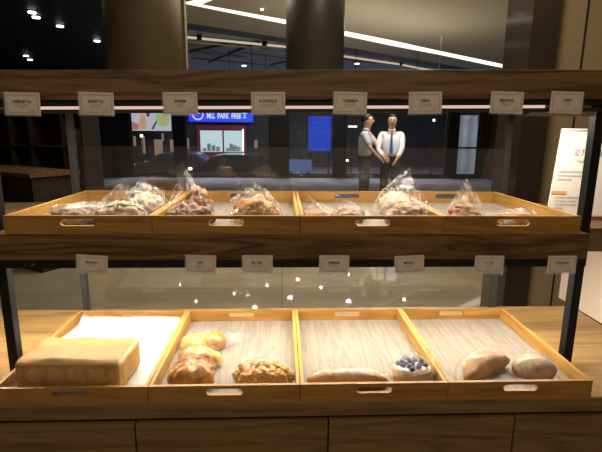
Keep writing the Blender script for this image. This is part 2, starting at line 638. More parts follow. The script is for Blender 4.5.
def tube(bm, p0, p1, r0, r1=None, seg=16, mi=0):
    r1 = r0 if r1 is None else r1
    p0, p1 = Vector(p0), Vector(p1)
    d = (p1 - p0)
    q = d.to_track_quat('Z', 'Y')
    rings = []
    for p, r in ((p0, r0), (p1, r1)):
        rings.append([bm.verts.new(p + q @ Vector((r * math.cos(2 * math.pi * i / seg), r * math.sin(2 * math.pi * i / seg), 0))) for i in range(seg)])
    for i in range(seg):
        bm.faces.new((rings[0][i], rings[0][(i + 1) % seg], rings[1][(i + 1) % seg], rings[1][i])).material_index = mi
    bm.faces.new(rings[0][::-1]).material_index = mi
    bm.faces.new(rings[1]).material_index = mi


def ball(bm, c, r, sub=2, mi=0, sc=(1, 1, 1)):
    ret = bmesh.ops.create_icosphere(bm, subdivisions=sub, radius=r)
    for v in ret['verts']:
        v.co = Vector((v.co.x * sc[0], v.co.y * sc[1], v.co.z * sc[2])) + Vector(c)
        for f in v.link_faces:
            f.material_index = mi


def text_mesh(name, body, size, m, parent, loc, rot=(R(90), 0, 0), bold=0.0, align='CENTER', ext=0.0):
    cu = bpy.data.curves.new(name, 'FONT')
    cu.body = body
    cu.size = size
    cu.align_x = align
    cu.align_y = 'CENTER'
    cu.offset = bold
    cu.extrude = ext
    cu.space_line = 1.25 if align == 'CENTER' else 1.7
    tmp = bpy.data.objects.new('tmp_text', cu)
    COL.objects.link(tmp)
    dg = bpy.context.evaluated_depsgraph_get()
    me = bpy.data.meshes.new_from_object(tmp.evaluated_get(dg))
    bpy.data.objects.remove(tmp, do_unlink=True)
    me.materials.clear()
    me.materials.append(m)
    o = bpy.data.objects.new(name, me)
    COL.objects.link(o)
    o.parent = parent
    o.location = loc
    o.rotation_euler = rot
    return o


# ================================================================== THE SETTING
BX('floor', -12, 12, -3, 15.0, -.12, 0, FLOOR, kind='structure')
m_ = plain('added_matte_floor', (.13, .14, .165), .85, var=.2, scale=3)  # matte floor patch added to stop the blue sign mirroring in the stone
BX('floor', -6, 6.7, 9.6, 14.88, .001, .012, m_, kind='structure')
# the shop behind the camera
BX('wall_rear', -4, 4, -2.6, -2.4, 0, 3.2, plain('shop_rear_wall', (.30, .24, .18), .7), kind='structure')
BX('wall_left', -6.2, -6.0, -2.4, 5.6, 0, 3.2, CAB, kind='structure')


def slab(name, pts, z0, z1, m, kind='structure', parent=None):
    bm = bmesh.new()
    cx = sum(p[0] for p in pts) / len(pts)
    cy = sum(p[1] for p in pts) / len(pts)
    prism(bm, [(x - cx, y - cy) for x, y in pts], 0, z1 - z0)
    return build(name, bm, m, parent, loc=(cx, cy, z0), kind=kind)


STRIP_T = [(-1.1, 6.818), (.037, 7.592), (1.075, 8.339), (2.024, 9.051), (3.347, 10.136), (5.029, 11.466), (6.745, 12.858), (8.6, 14.6)]
STRIP_B = [(-1.387, 6.764), (.029, 7.897), (1.131, 8.757), (2.153, 9.605), (3.52, 10.642), (5.328, 12.127), (7.082, 13.482), (8.3, 14.9)]
DARK_T = [(-1.696, 7.829), (-.095, 8.952), (1.282, 9.851), (2.419, 10.748), (4.682, 12.478), (6.383, 13.798), (7.4, 14.9)]
DARK_B = [(-1.83, 8.421), (-.102, 9.54), (1.417, 10.845), (2.661, 11.79), (4.096, 13.149), (5.0, 13.9), (6.2, 14.95)]
# near ceiling, cut along the light cove
slab('ceiling', [(12, 2.4), (12, 14.6)] + STRIP_T[::-1] + [(-.836, 6.484), (-.836, 2.4)], 3.2, 3.3, CEIL)
slab('ceiling', [(-1.15, 2.4), (-1.15, 6.6), STRIP_B[0]] + [(-1.7, 7.83), (-1.96, 8.97), (-2.5, 12.0), (-2.9, 15.0), (-12, 15), (-12, 2.4)], 3.2, 3.3, CEIL_DK)
slab('ceiling', [(-6, -2.6), (6, -2.6), (6, 2.4), (-6, 2.4)], 3.2, 3.3, CEIL)
slab('ceiling', STRIP_B + DARK_T[::-1], 3.2, 3.3, SOFFIT)
slab('trim_1', DARK_T + DARK_B[::-1], 3.22, 3.32, CEIL_DK)
slab('ceiling', DARK_B + [(-2.9, 15.0), (-2.5, 12.0), (-1.96, 8.97)], 3.26, 3.34, LOUVER)
# cove light strips
bm = bmesh.new()
pts = STRIP_T + STRIP_B[::-1]
prism(bm, pts, 3.205, 3.25)
cove = build('cove_light', bm, E_STRIP)
tag(cove, 'long white light cove running diagonally across the beige hall ceiling', 'ceiling light')
bm = bmesh.new()
prism(bm, [(-1.1, 6.818), (-.836, 6.484), (-.836, 6.1), (-1.14, 6.41), (-1.387, 6.764)], 3.205, 3.25)
tag(build('cove_light', bm, E_STRIP), 'short white light cove meeting the long one beside the bronze cylinder', 'ceiling light')
# rails along the dark slot
RAIL = [(-1.956, 8.976), (.017, 9.853), (1.435, 10.984), (2.989, 12.101), (3.705, 12.778), (4.438, 13.327)]
rail = empty('track_rail', (0, 0, 0), label='thin cream lighting track rail under the dark ceiling slot', cat='track rail')
bm = bmesh.new()
for a, b in zip(RAIL, RAIL[1:]):
    tube(bm, (a[0], a[1], 3.19), (b[0], b[1], 3.19), .022, seg=8)
build('rail_bar', bm, E_RAIL, rail)
for (x, y) in ((-1.55, 9.15), (-.35, 9.65), (3.0, 12.1)):
    bm = bmesh.new()
    box(bm, x - .05, x + .05, y - .03, y + .03, 3.165, 3.25)
    build('mounting_block', bm, BLACK, rail, bevel=.01)
bm = bmesh.new()
tube(bm, (-1.9, 9.35, 3.17), (-.5, 9.95, 3.17), .014, seg=8)
tag(build('conduit_pipe', bm, BRASS), 'short thin conduit pipe parallel to the ceiling track rail', 'pipe')
# louvre blades and crossed beams of the blue-grey ceiling
grid = empty('ceiling_louver', (0, 0, 0), label='blue grey louvred ceiling grid with crossed beams near the entrance', cat='ceiling grid')
for a, b in (((-2.03, 9.93), (-1.03, 11.83)), ((-2.2, 10.9), (-.9, 11.6)), ((-2.2, 11.9), (-.2, 13.2)), ((-1.0, 10.1), (.2, 10.9)), ((-.9, 11.0), (.3, 11.9)), ((.3, 12.4), (1.7, 13.2)), ((1.2, 11.6), (2.4, 12.4))):
    bm = bmesh.new()
    tube(bm, (*a, 3.24), (*b, 3.255), .018, seg=6)
    build('louver_blade', bm, LOUVER_L, grid)
for a, b in (((-.83, 9.6), (-2.3, 11.2)), ((-.46, 9.6), (-1.9, 12.6)), ((.9, 11.0), (-.3, 12.9))):
    bm = bmesh.new()
    tube(bm, (*a, 3.23), (*b, 3.25), .03, seg=6)
    build('cross_beam', bm, GREYP, grid)


# facade at the far end: posts, header, panes
def pane(i, x0, x1, z0=.10, z1=2.55):
    w_ = empty('window_%d' % i, ((x0 + x1) / 2, 15.0, z0))
    w_['kind'] = 'structure'
    bm = bmesh.new()
    hw = (x1 - x0) / 2
    for a, b, c, d in ((-hw, -hw + .04, 0, z1 - z0), (hw - .04, hw, 0, z1 - z0), (-hw, hw, 0, .05), (-hw, hw, z1 - z0 - .05, z1 - z0)):
        box(bm, a, b, -.03, .03, c, d)
    build('window_frame', bm, FRAME, w_)
    bm = bmesh.new()
    box(bm, -hw + .04, hw - .04, -.004, .004, .05, z1 - z0 - .05)
    build('glass_pane', bm, GLASS, w_)
    return w_


posts = [(-12, -4.79), (-3.43, -3.08), (-.39, .19), (1.68, 2.04), (5.37, 5.70), (6.44, 6.77)]
for i, (a, b) in enumerate(posts):
    BX('wall_far' if i == 0 else 'trim_%d' % (i + 1), a, b, 14.9, 15.15, 0, 3.2, FRAME, kind='structure')
BX('wall_far', 6.77, 12, 14.85, 15.15, 0, 3.2, BROWNW, kind='structure')
BX('trim_8', -4.79, 6.77, 14.9, 15.15, 2.55, 3.2, FRAME, kind='structure')
BX('trim_9', -4.79, 6.77, 14.88, 15.16, 0, .10, FRAME, kind='structure')
pane(1, -4.79, -3.43)
pane(2, -3.08, -.39)
pane(3, .19, 1.68)
pane(4, 2.04, 5.37)
BX('wall_right', 6.9, 7.0, 8.8, 14.85, 0, 3.2, BROWNW, kind='structure')
# glazed door with push bar
dr = empty('door_1', (6.07, 15.0, 0))
dr['kind'] = 'structure'
bm = bmesh.new()
for a, b, c, d in ((-.37, -.31, 0, 2.5), (.31, .37, 0, 2.5), (-.37, .37, 0, .16), (-.37, .37, 2.4, 2.5)):
    box(bm, a, b, -.03, .03, c, d)
build('door_frame', bm, FRAME, dr)
bm = bmesh.new()
box(bm, -.31, .31, -.004, .004, .16, 2.4)
build('glass_pane', bm, GLASS, dr)
bm = bmesh.new()
box(bm, -.37, .37, -.10, -.06, .99, 1.05)
box(bm, -.36, -.33, -.10, 0, 1.0, 1.04)
box(bm, .33, .36, -.10, 0, 1.0, 1.04)
build('push_bar', bm, STEEL, dr)

# right side: glossy column, stone wall, white partition
BX('trim_10', 1.562, 1.738, 3.0, 3.35, 0, 3.2, GLOSSBLACK, kind='structure')
sw = BX('wall_right', 1.738, 5.0, 3.04, 3.24, 0, 3.2, BEIGE, kind='structure')
BX('trim_11', 1.928, 1.936, 3.034, 3.042, 0, 3.2, DARK, kind='structure')
BX('wall_right', 1.215, 1.26, 1.0, 1.86, .803, 1.158, WALLW, kind='structure')

# unseen trough lamp added to brighten the hall ceiling
tr_ = empty('added_uplight_trough', (1.6, 7.3, 2.0), R(38), label='added black trough lamp brightening the hall ceiling, unseen behind the top shelf', cat='added fill lamp')
bm = bmesh.new()
box(bm, -1.6, 1.6, -.16, .16, 0, .02)
box(bm, -1.6, 1.6, -.16, -.145, .02, .07)
box(bm, -1.6, 1.6, .145, .16, .02, .07)
build('trough', bm, BLACK, tr_)
for x in (-1.4, 1.4):
    bm = bmesh.new()
    tube(bm, (x, 0, .02), (x, 0, 1.20), .003, seg=6)
    build('stem', bm, STEEL, tr_)
area('added_trough_lamp', (0, 0, .04), 3.0, .24, 13, (1.0, .92, .76), (R(180), 0, 0), tr_)

# ------------------------------------------------------------------ big ceiling cylinders and downlights


def cyl_thing(x, y, r, z0, m, label):
    t = empty('ceiling_cylinder', (x, y, z0), label=label, cat='ceiling cylinder')
    bm = bmesh.new()
    tube(bm, (0, 0, 0), (0, 0, 3.2 - z0 - .002), r, seg=64)
    build('drum', bm, m, t, smooth=False)
    for p in t.children[0].data.polygons:
        p.use_smooth = abs(p.normal.z) < .5
    bm = bmesh.new()
    tube(bm, (0, 0, -.012), (0, 0, .025), r + .012, seg=64)
    o = build('rim', bm, m, t)
    return t


t = cyl_thing(-1.165, 4.2, .325, 1.86, BRONZE, 'wide bronze cylinder hanging from the ceiling left of the light cove')
bm = bmesh.new()
box(bm, .315, .345, -.04, .04, 0, 1.3)
build('edge_seam', bm, BRONZE, t)
cyl_thing(.285, 4.2, .252, 1.86, DARKCYL, 'dark grey banded cylinder hanging in front of the light cove')

SP = [(-3.665, 7.362), (-3.765, 7.668), (-3.685, 8.269), (-3.576, 9.54), (-5.996, 11.559), (-6.238, 12.192)]
SPL = ['ceiling downlight in the black ceiling nearest the top left corner', 'ceiling downlight just below the topmost one in the black ceiling',
       'ceiling downlight in the middle of the black ceiling', 'ceiling downlight in the black ceiling beside the bronze cylinder',
       'left one of two low downlights over the shelf end', 'right one of two low downlights over the shelf end']
SP += [(-1.003, 12.698), (1.881, 12.04), (-.284, 6.939), ]
SPL += ['ceiling downlight in the blue grey louvred ceiling', 'ceiling downlight right of the dark banded cylinder', 'tiny ceiling downlight above the light cove between the cylinders']
for (x, y), l in zip(SP, SPL):
    big = 1 if 'tiny' not in l else .35
    zz = 3.2
    t = empty('ceiling_downlight', (x, y, zz), label=l, cat='downlight', group='downlights in the hall ceiling')
    bm = bmesh.new()
    tube(bm, (0, 0, -.012), (0, 0, .0), .075 * big, .09 * big, seg=20)
    build('trim_ring', bm, WHITE if y < 6.95 or x > -3 else STEEL, t)
    bm = bmesh.new()
    tube(bm, (0, 0, -.03), (0, 0, -.012), .055 * big, seg=20)
    build('lens', bm, E_SPOT2, t)

# pendant spot lamps whose discs mirror in the polished floor
LP = [(.427, 11.795), (-.391, 11.317), (.997, 11.138), (-1.181, 10.731), (.189, 10.431), (1.566, 10.159), (-.621, 9.807),
      (1.872, 12.217), (-2.012, 10.206), (-2.646, 11.428), (2.913, 10.247)]
LPL = ['just left of the middle lower tag', 'highest left of the third lower tag', 'just below the middle lower tag edge', 'right of the second lower tag',
       'as the large dot above the middle tray divider', 'as the large dot above the stick bread tray', 'as the large low dot above the crumbly loaf tray',
       'at the right edge of the middle lower tag', 'as the faint dot above the left tray divider', 'as the leftmost small dot', 'as the rightmost dot above the right divider']
for k, (x, y) in enumerate(LP):
    t = empty('pendant_spot', (x, y, 2.4), label='pendant spot mirrored in the floor ' + LPL[k], cat='pendant lamp', group='pendant spots mirrored in the floor')
    bm = bmesh.new()
    tube(bm, (0, 0, .02), (0, 0, .16), .05, .035, seg=16)
    build('lamp_body', bm, BLACK, t)
    bm = bmesh.new()
    tube(bm, (0, 0, .16), (0, 0, .862), .006, seg=6)
    build('stem', bm, BLACK, t)
    bm = bmesh.new()
    s = (.045, .03, .035, .03, .055, .055, .055, .022, .022, .022, .035)[k]
    tube(bm, (0, 0, .0), (0, 0, .02), s, seg=16)
    build('lens', bm, E_SPOT, t)

# ------------------------------------------------------------------ left background: dark wooden shelving
unit = empty('shelf_cabinet', (-3.25, 6.35, 0), R(-8), label='dark wooden cabinet with open cubbies in the dim left background', cat='cabinet')
bm = bmesh.new()
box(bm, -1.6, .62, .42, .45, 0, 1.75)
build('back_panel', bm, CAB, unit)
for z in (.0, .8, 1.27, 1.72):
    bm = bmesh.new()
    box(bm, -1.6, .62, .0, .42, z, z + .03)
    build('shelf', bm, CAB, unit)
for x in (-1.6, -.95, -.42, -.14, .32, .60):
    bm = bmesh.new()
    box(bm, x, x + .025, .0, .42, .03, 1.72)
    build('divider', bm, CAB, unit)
refl_block = empty('counter_reflection_block', (-3.15, 5.45, 0), R(-32), label='brown wooden block standing in for the counter reflected in the back glass', cat='counter')  # solid block added in place of the counter's reflection in the glass
bm = bmesh.new()
box(bm, -.9, .85, -.25, .25, 0, 1.02)
build('body', bm, CAB, refl_block)
bm = bmesh.new()
box(bm, -.93, .88, -.28, .28, 1.02, 1.06)
build('top', bm, WALNUT, refl_block)
bx = BX('storage_box', -2.90, -2.72, 6.42, 6.6, 1.301, 1.52, GREYP, bevel=.01)
tag(bx, 'pale cardboard box in a cubby of the dim left cabinet', 'box')
lo = BX('low_bench', -2.15, -1.55, 7.0, 7.5, 0, .72, WALNUT, bevel=.01)
tag(lo, 'low wooden bench block beside the far end of the left tray', 'bench')

# ================================================================== OUTSIDE
g = BX('street_ground', -30, 30, 15.2, 45, -.95, -.8, ASPHALT, kind='structure')
bld = empty('street_building', (-4, 30.0, -.8), label='dark building across the street with a lit shop front', cat='building')
bm = bmesh.new()
box(bm, -26, 32, .3, 3, 0, 14)
build('wall', bm, NIGHTW, bld)
bm = bmesh.new()
for a, b, c, d in ((-1.45, 1.65, 2.35, 2.62), (-1.45, -1.25, 0, 2.35), (1.45, 1.65, 0, 2.35), (.18, .26, .9, 2.35), (-1.25, 1.45, 0, .95)):
    box(bm, a, b, 0, .25, c, d)
build('red_frame', bm, RED, bld)
for x0, x1 in ((-1.25, .18), (.26, 1.42)):
    bm = bmesh.new()
    box(bm, x0, x1, .15, .18, .95, 2.3)
    f = build('window', bm, E_SHOP, bld)
    bm = bmesh.new()
    for k in range(4):
        a = x0 + (x1 - x0) * (.1 + .2 * k)
        box(bm, a, a + .22, .10, .145, 1.0, 1.18 + .10 * ((k * 3) % 4))
    build('display_goods', bm, plain('shop_goods_%d' % int(x0 * 10), (.45, .55, .55), .6), f)
bm = bmesh.new()
box(bm, 1.46, 1.53, -.08, 0, 1.0, 2.4)
build('bright_door_edge', bm, E_SHOPW, bld)
for x0, z0, w_, h_ in ((-6.2, .9, .35, .9), (-5.0, .8, .25, 1.1), (-4.2, .7, .5, 1.0), (-3.2, .9, .3, .8), (-2.3, 1.1, .3, .7), (-5.5, 1.3, .12, .6), (-6.9, 1.0, .14, .8), (2.2, 1.2, .2, .5), (-3.7, 1.6, .1, .5)):
    bm = bmesh.new()
    box(bm, x0, x0 + w_, .15, .28, z0, z0 + h_)
    build('window', bm, E_WARMD, bld)
# blue sign
sg = empty('shop_sign', (-3.86, 29.8, 2.12), label='long blue lit shop sign with round logo and white lettering', cat='sign')
bm = bmesh.new()
box(bm, -2.0, 2.0, -.06, .50, -.08, 1.15)
build('sign_box', bm, E_BLUE, sg)
bm = bmesh.new()
n_ = 28
for k in range(n_):
    a0, a1 = 2 * math.pi * k / n_, 2 * math.pi * (k + 1) / n_
    vs = [bm.verts.new((-1.42 + r_ * math.cos(a_), -.075, .36 + r_ * math.sin(a_))) for a_, r_ in ((a0, .27), (a1, .27), (a1, .36), (a0, .36))]
    bm.faces.new(vs)
box(bm, -1.55, -1.29, -.08, -.07, .40, .46)
box(bm, -1.52, -1.46, -.08, -.07, .50, .58)
box(bm, -1.38, -1.32, -.08, -.07, .50, .58)
build('round_logo', bm, E_WHITE, sg)
st = text_mesh('sign_text', 'MLL  PARK  FREE', .44, E_WHITE, sg, (.20, -.08, .27), bold=.02)
st.scale = (.66, 1, 1)
bm = bmesh.new()
box(bm, 1.45, 1.55, -.08, -.07, .15, .5)
box(bm, 1.33, 1.67, -.08, -.07, .42, .52)
box(bm, 1.38, 1.62, -.08, -.07, .15, .22)
build('small_icon', bm, E_CYAN, sg)
# food billboard
bb = empty('food_billboard', (-7.95, 29.0, 1.45), label='lit food billboard with pale and green pictures behind the left pane', cat='billboard')
bm = bmesh.new()
box(bm, -1.25, 1.15, -.05, .05, 0, 1.5)
build('panel', bm, E_BILL, bb)
for nm, m_, pts_ in (('orange_food', E_BILL_O, [(-.85, .1), (-.35, .1), (-.3, .6), (-.55, 1.15), (-.7, .7)]),
                     ('red_food', E_BILL_R, [(-1.2, .05), (-.85, .05), (-.8, .4), (-1.2, .55)]),
                     ('dark_utensil', E_BILL_D, [(-.05, .1), (.1, .1), (.35, .55), (.28, .62)]),
                     ('dark_utensil', E_BILL_D, [(-.3, .9), (-.15, .8), (-.05, 1.1), (-.3, 1.4)])):
    bm = bmesh.new()
    bar_xz(bm, pts_, -.07, -.055)
    build(nm, bm, m_, bb)
bm = bmesh.new()
bar_xz(bm, [(.68 + .42 * math.cos(k * math.pi / 8), .72 + .5 * math.sin(k * math.pi / 8)) for k in range(16)], -.07, -.055)
gp = build('green_plate', bm, E_BILL_G, bb)
bm = bmesh.new()
bar_xz(bm, [(.72 + .16 * math.cos(k * math.pi / 5), .76 + .2 * math.sin(k * math.pi / 5)) for k in range(10)], -.085, -.072)
build('plate_centre', bm, E_BILL_O, gp)
bm = bmesh.new()
tube(bm, (-.4, 0, -2.25), (-.4, 0, 0), .08, seg=10)
build('post', bm, BLACK, bb)

# blue vertical banner, grey board, blue low board, lamps outside
b1 = empty('blue_light_banner', (1.30, 17.0, -.8), label='tall glowing blue banner standing behind the central window pane', cat='banner')
bm = bmesh.new()
box(bm, -.34, .48, -.04, .04, 1.6, 2.85)
build('light_panel', bm, E_BLUE2, b1)
bm = bmesh.new()
for x in (-.30, .42):
    tube(bm, (x, .06, 0), (x, .06, 2.9), .025, seg=8)
build('stand', bm, BLACK, b1)
b2 = empty('grey_notice_board', (.40, 17.3, -.8), label='dull grey board standing left of the glowing blue banner', cat='board')
bm = bmesh.new()
box(bm, -.5, .35, -.04, .04, 1.4, 2.95)
build('board', bm, GREYP, b2)
bm = bmesh.new()
for x in (-.45, .30):
    tube(bm, (x, .06, 0), (x, .06, 2.95), .025, seg=8)
build('stand', bm, BLACK, b2)
b3 = empty('low_blue_board', (.62, 16.3, -.8), R(-14), label='low pale blue lit board below the glowing blue banner', cat='board')
bm = bmesh.new()
box(bm, -.42, .42, -.05, .05, .9, 1.32)
build('light_face', bm, E_BLUE3, b3)
bm = bmesh.new()
box(bm, -.36, -.28, -.04, .04, 0, .9)
box(bm, .28, .36, -.04, .04, 0, .9)
build('legs_frame', bm, BLACK, b3)
for x, y, z, s, l in ((2.72, 18.0, 1.70, (.17, .03), 'white tube lamp glowing above the left man'), (2.55, 18.0, .40, (.05, .04), 'small white lamp low behind the left man'),
                      (6.05, 18.5, 1.98, (.045, .045), 'small white lamp right of the two men'), (-6.1, 20.5, 1.25, (.06, .06), 'small blue white street lamp below the food billboard')):
    t = empty('outdoor_lamp', (x, y, z), label=l, cat='lamp')
    bm = bmesh.new()
    box(bm, -s[0], s[0], -.02, .02, -s[1], s[1])
    build('lens', bm, E_HEAD, t, bevel=.01)
    bm = bmesh.new()
    tube(bm, (0, .05, -.8 - z), (0, .05, .1), .02, seg=8)
    build('pole', bm, BLACK, t)
# hanging pale sheet seen through the door
sh = empty('hanging_sheet', (6.28, 15.7, -.8), label='pale grey sheet hanging behind the glazed door', cat='sheet')
bm = bmesh.new()
nx, nz = 16, 14
gridv = [[bm.verts.new((-.42 + .84 * i / nx * (1 - .12 * (j / nz)) + .05 * j / nz, .012 * math.sin(i * .9) + .01 * math.sin(j), .75 + 2.15 * j / nz)) for i in range(nx + 1)] for j in range(nz + 1)]
for j in range(nz):
    for i in range(nx):
        bm.faces.new((gridv[j][i], gridv[j][i + 1], gridv[j + 1][i + 1], gridv[j + 1][i]))
bmesh.ops.solidify(bm, geom=bm.faces[:], thickness=.01)
build('cloth', bm, FROST, sh, smooth=True)
bm = bmesh.new()
tube(bm, (-.5, .02, 2.93), (.5, .02, 2.93), .02, seg=8)
tube(bm, (-.48, .08, 0), (-.48, .08, 2.95), .02, seg=8)
tube(bm, (.48, .08, 0), (.48, .08, 2.95), .02, seg=8)
build('hanging_frame', bm, BLACK, sh)


def car(x, y, L, H, m, label, prof, face, lamp):
    t = empty('car', (x, y, -.8), label=label, cat='car')
    bm = bmesh.new()
    bar_xz(bm, [(px * L, .22 + pz * (H - .22)) for px, pz in prof], -.85, .85)
    build('body', bm, m, t, bevel=.05)
    xs = [px * L for px, pz in prof if pz > .85]
    a, b = min(xs), max(xs)
    bm = bmesh.new()
    z0, z1 = .22 + .60 * (H - .22), .22 + .92 * (H - .22)
    bar_xz(bm, [(a - .20, z0), (b + .20, z0), (b + .02, z1), (a - .02, z1)], -.87, .87)
    build('window', bm, CARGLASS, t)
    for sx in (-.31, .31):
        for sy in (-.80, .80):
            bm = bmesh.new()
            tube(bm, (sx * L, sy - .1, .33), (sx * L, sy + .1, .33), .33, seg=24)
            wl = build('wheel', bm, TYRE, t)
            bm = bmesh.new()
            tube(bm, (sx * L, sy - .115, .33), (sx * L, sy + .115, .33), .18, seg=16)
            build('hubcap', bm, STEEL, wl)
    ex = .48 * L * face
    bm = bmesh.new()
    ball(bm, (ex * .97, -.86, .80), .08, 2, sc=(1.2, .8, .8))
    build('lamp', bm, lamp, t, smooth=True)
    bm = bmesh.new()
    box(bm, -.40 * L, .40 * L, -.875, -.86, .50, .53)
    build('side_moulding', bm, STEEL, t)
    return t


sedan = [(-.5, 0), (-.5, .45), (-.44, .58), (-.30, .62), (-.18, .95), (-.05, 1), (.12, 1), (.24, .92), (.36, .62), (.48, .55), (.5, .4), (.5, 0)]
suv = [(-.5, 0), (-.5, .50), (-.34, .62), (-.22, .93), (-.10, 1), (.36, 1), (.44, .92), (.49, .55), (.5, 0)]
car(-4.72, 21.5, 4.0, 1.34, CARP2, 'dark grey sedan with a red tail lamp glowing on the street', sedan, -1, E_TAIL)
car(-2.05, 19.4, 3.5, 1.36, CARP, 'black car parked on the street in front of the red shop', suv, -1, E_HEAD)


# ================================================================== PEOPLE
def skinned(name, V, Eg, parent, m, sub=2, root=0):
    me = bpy.data.meshes.new(name)
    me.from_pydata([v[0] for v in V], Eg, [])
    o = bpy.data.objects.new(name, me)
    COL.objects.link(o)
    o.parent = parent
    me.materials.append(m)
    sk = o.modifiers.new('skin', 'SKIN')
    if not me.skin_vertices:
        bpy.context.view_layer.objects.active = o
        me.attributes.new('skin', 'FLOAT2', 'POINT') if False else None
    sv = me.skin_vertices[0].data if me.skin_vertices else None
    if sv is None:
        bpy.context.view_layer.update()
        sv = me.skin_vertices[0].data
    for i, v in enumerate(V):
        r = v[1]
        sv[i].radius = r if isinstance(r, tuple) else (r, r)
        sv[i].use_root = (i == root)
    sk.use_smooth_shade = True
    s = o.modifiers.new('sub', 'SUBSURF')
    s.levels = s.render_levels = sub
    return o


def person(x, y, face, label, shirt, short, tie, reach, lean=0.0):
    """1.78 m standing man; local +y is the way he faces. reach: hand point (local)"""
    t = empty('person', (x, y, 0), face, label=label, cat='person')
    t.scale = (.985, .985, .985)
    sh_l, sh_r = Vector((-.205, lean, 1.50)), Vector((.205, lean, 1.50))
    V, Ed = [], []

    def add(p, r, prev=None):
        V.append((tuple(p), r))
        if prev is not None:
            Ed.append((prev, len(V) - 1))
        return len(V) - 1
    pel = add((0, 0, 1.00), (.125, .095))
    wst = add((0, lean * .4, 1.14), (.12, .09), pel)
    chest = add((0, lean * .8, 1.36), (.165, .115), wst)
    nb = add((0, lean, 1.53), (.075, .07), chest)
    nk = add((0, lean + .01, 1.60), (.060, .062), nb)
    jaw = add((0, lean + .035, 1.68), (.082, .098), nk)
    hd = add((0, lean + .03, 1.765), (.098, .118), jaw)
    add((0, lean + .02, 1.83), (.075, .092), hd)
    arms = {}
    for s, shp in ((-1, sh_l), (1, sh_r)):
        a = add(shp, (.062, .062), chest)
        hp = Vector(reach[0] if s < 0 else reach[1])
        mid = (shp + hp) / 2
        dvec = hp - shp
        L = dvec.length
        bend = math.sqrt(max(0.0, .305 ** 2 - (L / 2) ** 2)) if L < .61 else .02
        el = mid + Vector((s * bend * .75, -bend * .35, -bend * .5))
        e_ = add(el, (.042, .042), a)
        wr = el + (hp - el) * .86
        w_i = add(wr, (.028, .026), e_)
        pm = add(hp, (.036, .022), w_i)
        arms[s] = (shp, el, wr, hp, pm)
        d = (hp - el).normalized()
        side = Vector((0, 0, 1))
        for k, fl in enumerate((.055, .065, .06, .05)):
            o_ = side * (.026 - .017 * k)
            f1 = add(hp + d * .035 + o_, (.0105, .0105), pm)
            f2 = add(hp + d * (.035 + fl * .6) + o_ + Vector((-s * .012, 0, 0)), (.0095, .0095), f1)
            add(hp + d * (.035 + fl) + o_ + Vector((-s * .03, 0, -.004)), (.008, .008), f2)
        th = add(hp + side * .035 - d * .01, (.013, .012), pm)
        add(hp + side * .06 + d * .02, (.010, .010), th)
    legs = []
    for s in (-1, 1):
        h = add((s * .095, 0, .93), (.10, .10), pel)
        k = add((s * .11, .02, .50), (.062, .062), h)
        an = add((s * .12, -.01, .09), (.042, .045), k)
        add((s * .13, .12, .035), (.04, .03), an)
        legs.append(s)
    body = skinned('body', V, Ed, t, SKIN)
    # face
    bm = bmesh.new()
    ball(bm, (0, lean + .138, 1.735), .016, 2, sc=(.8, 1, 1.4))
    for s in (-1, 1):
        ball(bm, (s * .080, lean + .02, 1.745), .022, 2, sc=(.4, .8, 1.3))
    build('nose_and_ears', bm, SKIN, t, smooth=True)
    bm = bmesh.new()
    for s in (-1, 1):
        ball(bm, (s * .030, lean + .128, 1.762), .009, 1, sc=(1.5, .6, .7))
        ball(bm, (s * .030, lean + .128, 1.785), .010, 1, sc=(2.0, .5, .35))
    ball(bm, (0, lean + .124, 1.690), .012, 1, sc=(2.0, .6, .4))
    build('eyes_and_mouth', bm, NUT, t, smooth=True)
    # hair cap
    bm = bmesh.new()
    bmesh.ops.create_uvsphere(bm, u_segments=28, v_segments=18, radius=1)
    for v in bm.verts:
        c = v.co.copy()
        n = 1 + .05 * noise.noise(c * 4)
        v.co = Vector((c.x * .094 * n, lean + .008 + c.y * .115 * n, 1.785 + c.z * .095 * n))
    bmesh.ops.delete(bm, geom=[v for v in bm.verts if (v.co.y - lean > .065 and v.co.z < 1.83) or v.co.z < 1.72], context='VERTS')
    bmesh.ops.solidify(bm, geom=bm.faces[:], thickness=.008)
    build('hair', bm, HAIR, t, smooth=True)
    # shirt
    V, Ed = [], []
    wst2 = add((0, 0, 1.0), (.205, .150))
    w2 = add((0, lean * .4, 1.18), (.188, .138), wst2)
    c2 = add((0, lean * .8, 1.37), (.185, .132), w2)
    add((0, lean, 1.55), (.122, .108), c2)
    for s in (-1, 1):
        shp, el, wr, hp, pm = arms[s]
        a = add(shp, (.070, .070), c2)
        if short:
            add(shp + (el - shp) * .85, (.064, .064), a)
        else:
            e_ = add(el, (.056, .056), a)
            add(wr + (el - wr) * .15, (.042, .042), e_)
    skinned('shirt', V, Ed, t, shirt, 2)
    # collar
    bm = bmesh.new()
    tube(bm, (0, lean, 1.555), (0, lean + .008, 1.60), .078, .066, seg=20)
    build('collar', bm, shirt, t, smooth=True)
    # trousers
    V, Ed = [], []
    p2 = add((0, 0, 1.0), (.182, .135))
    add((0, 0, 1.13), (.160, .118), p2)
    for s in (-1, 1):
        h = add((s * .095, 0, .90), (.115, .115), p2)
        k = add((s * .11, .02, .50), (.085, .085), h)
        add((s * .12, -.01, .10), (.07, .075), k)
    skinned('trousers', V, Ed, t, TROUSER, 2)
    bm = bmesh.new()
    tube(bm, (0, 0, 1.025), (0, 0, 1.06), .172, seg=28)
    for v in bm.verts:
        v.co.y *= .76
    build('belt', bm, BLACK, t)
    for s in (-1, 1):
        bm = bmesh.new()
        ball(bm, (s * .13, .07, .04), .05, 2, sc=(.95, 2.5, .8))
        build('shoe', bm, BLACK, t, smooth=True)
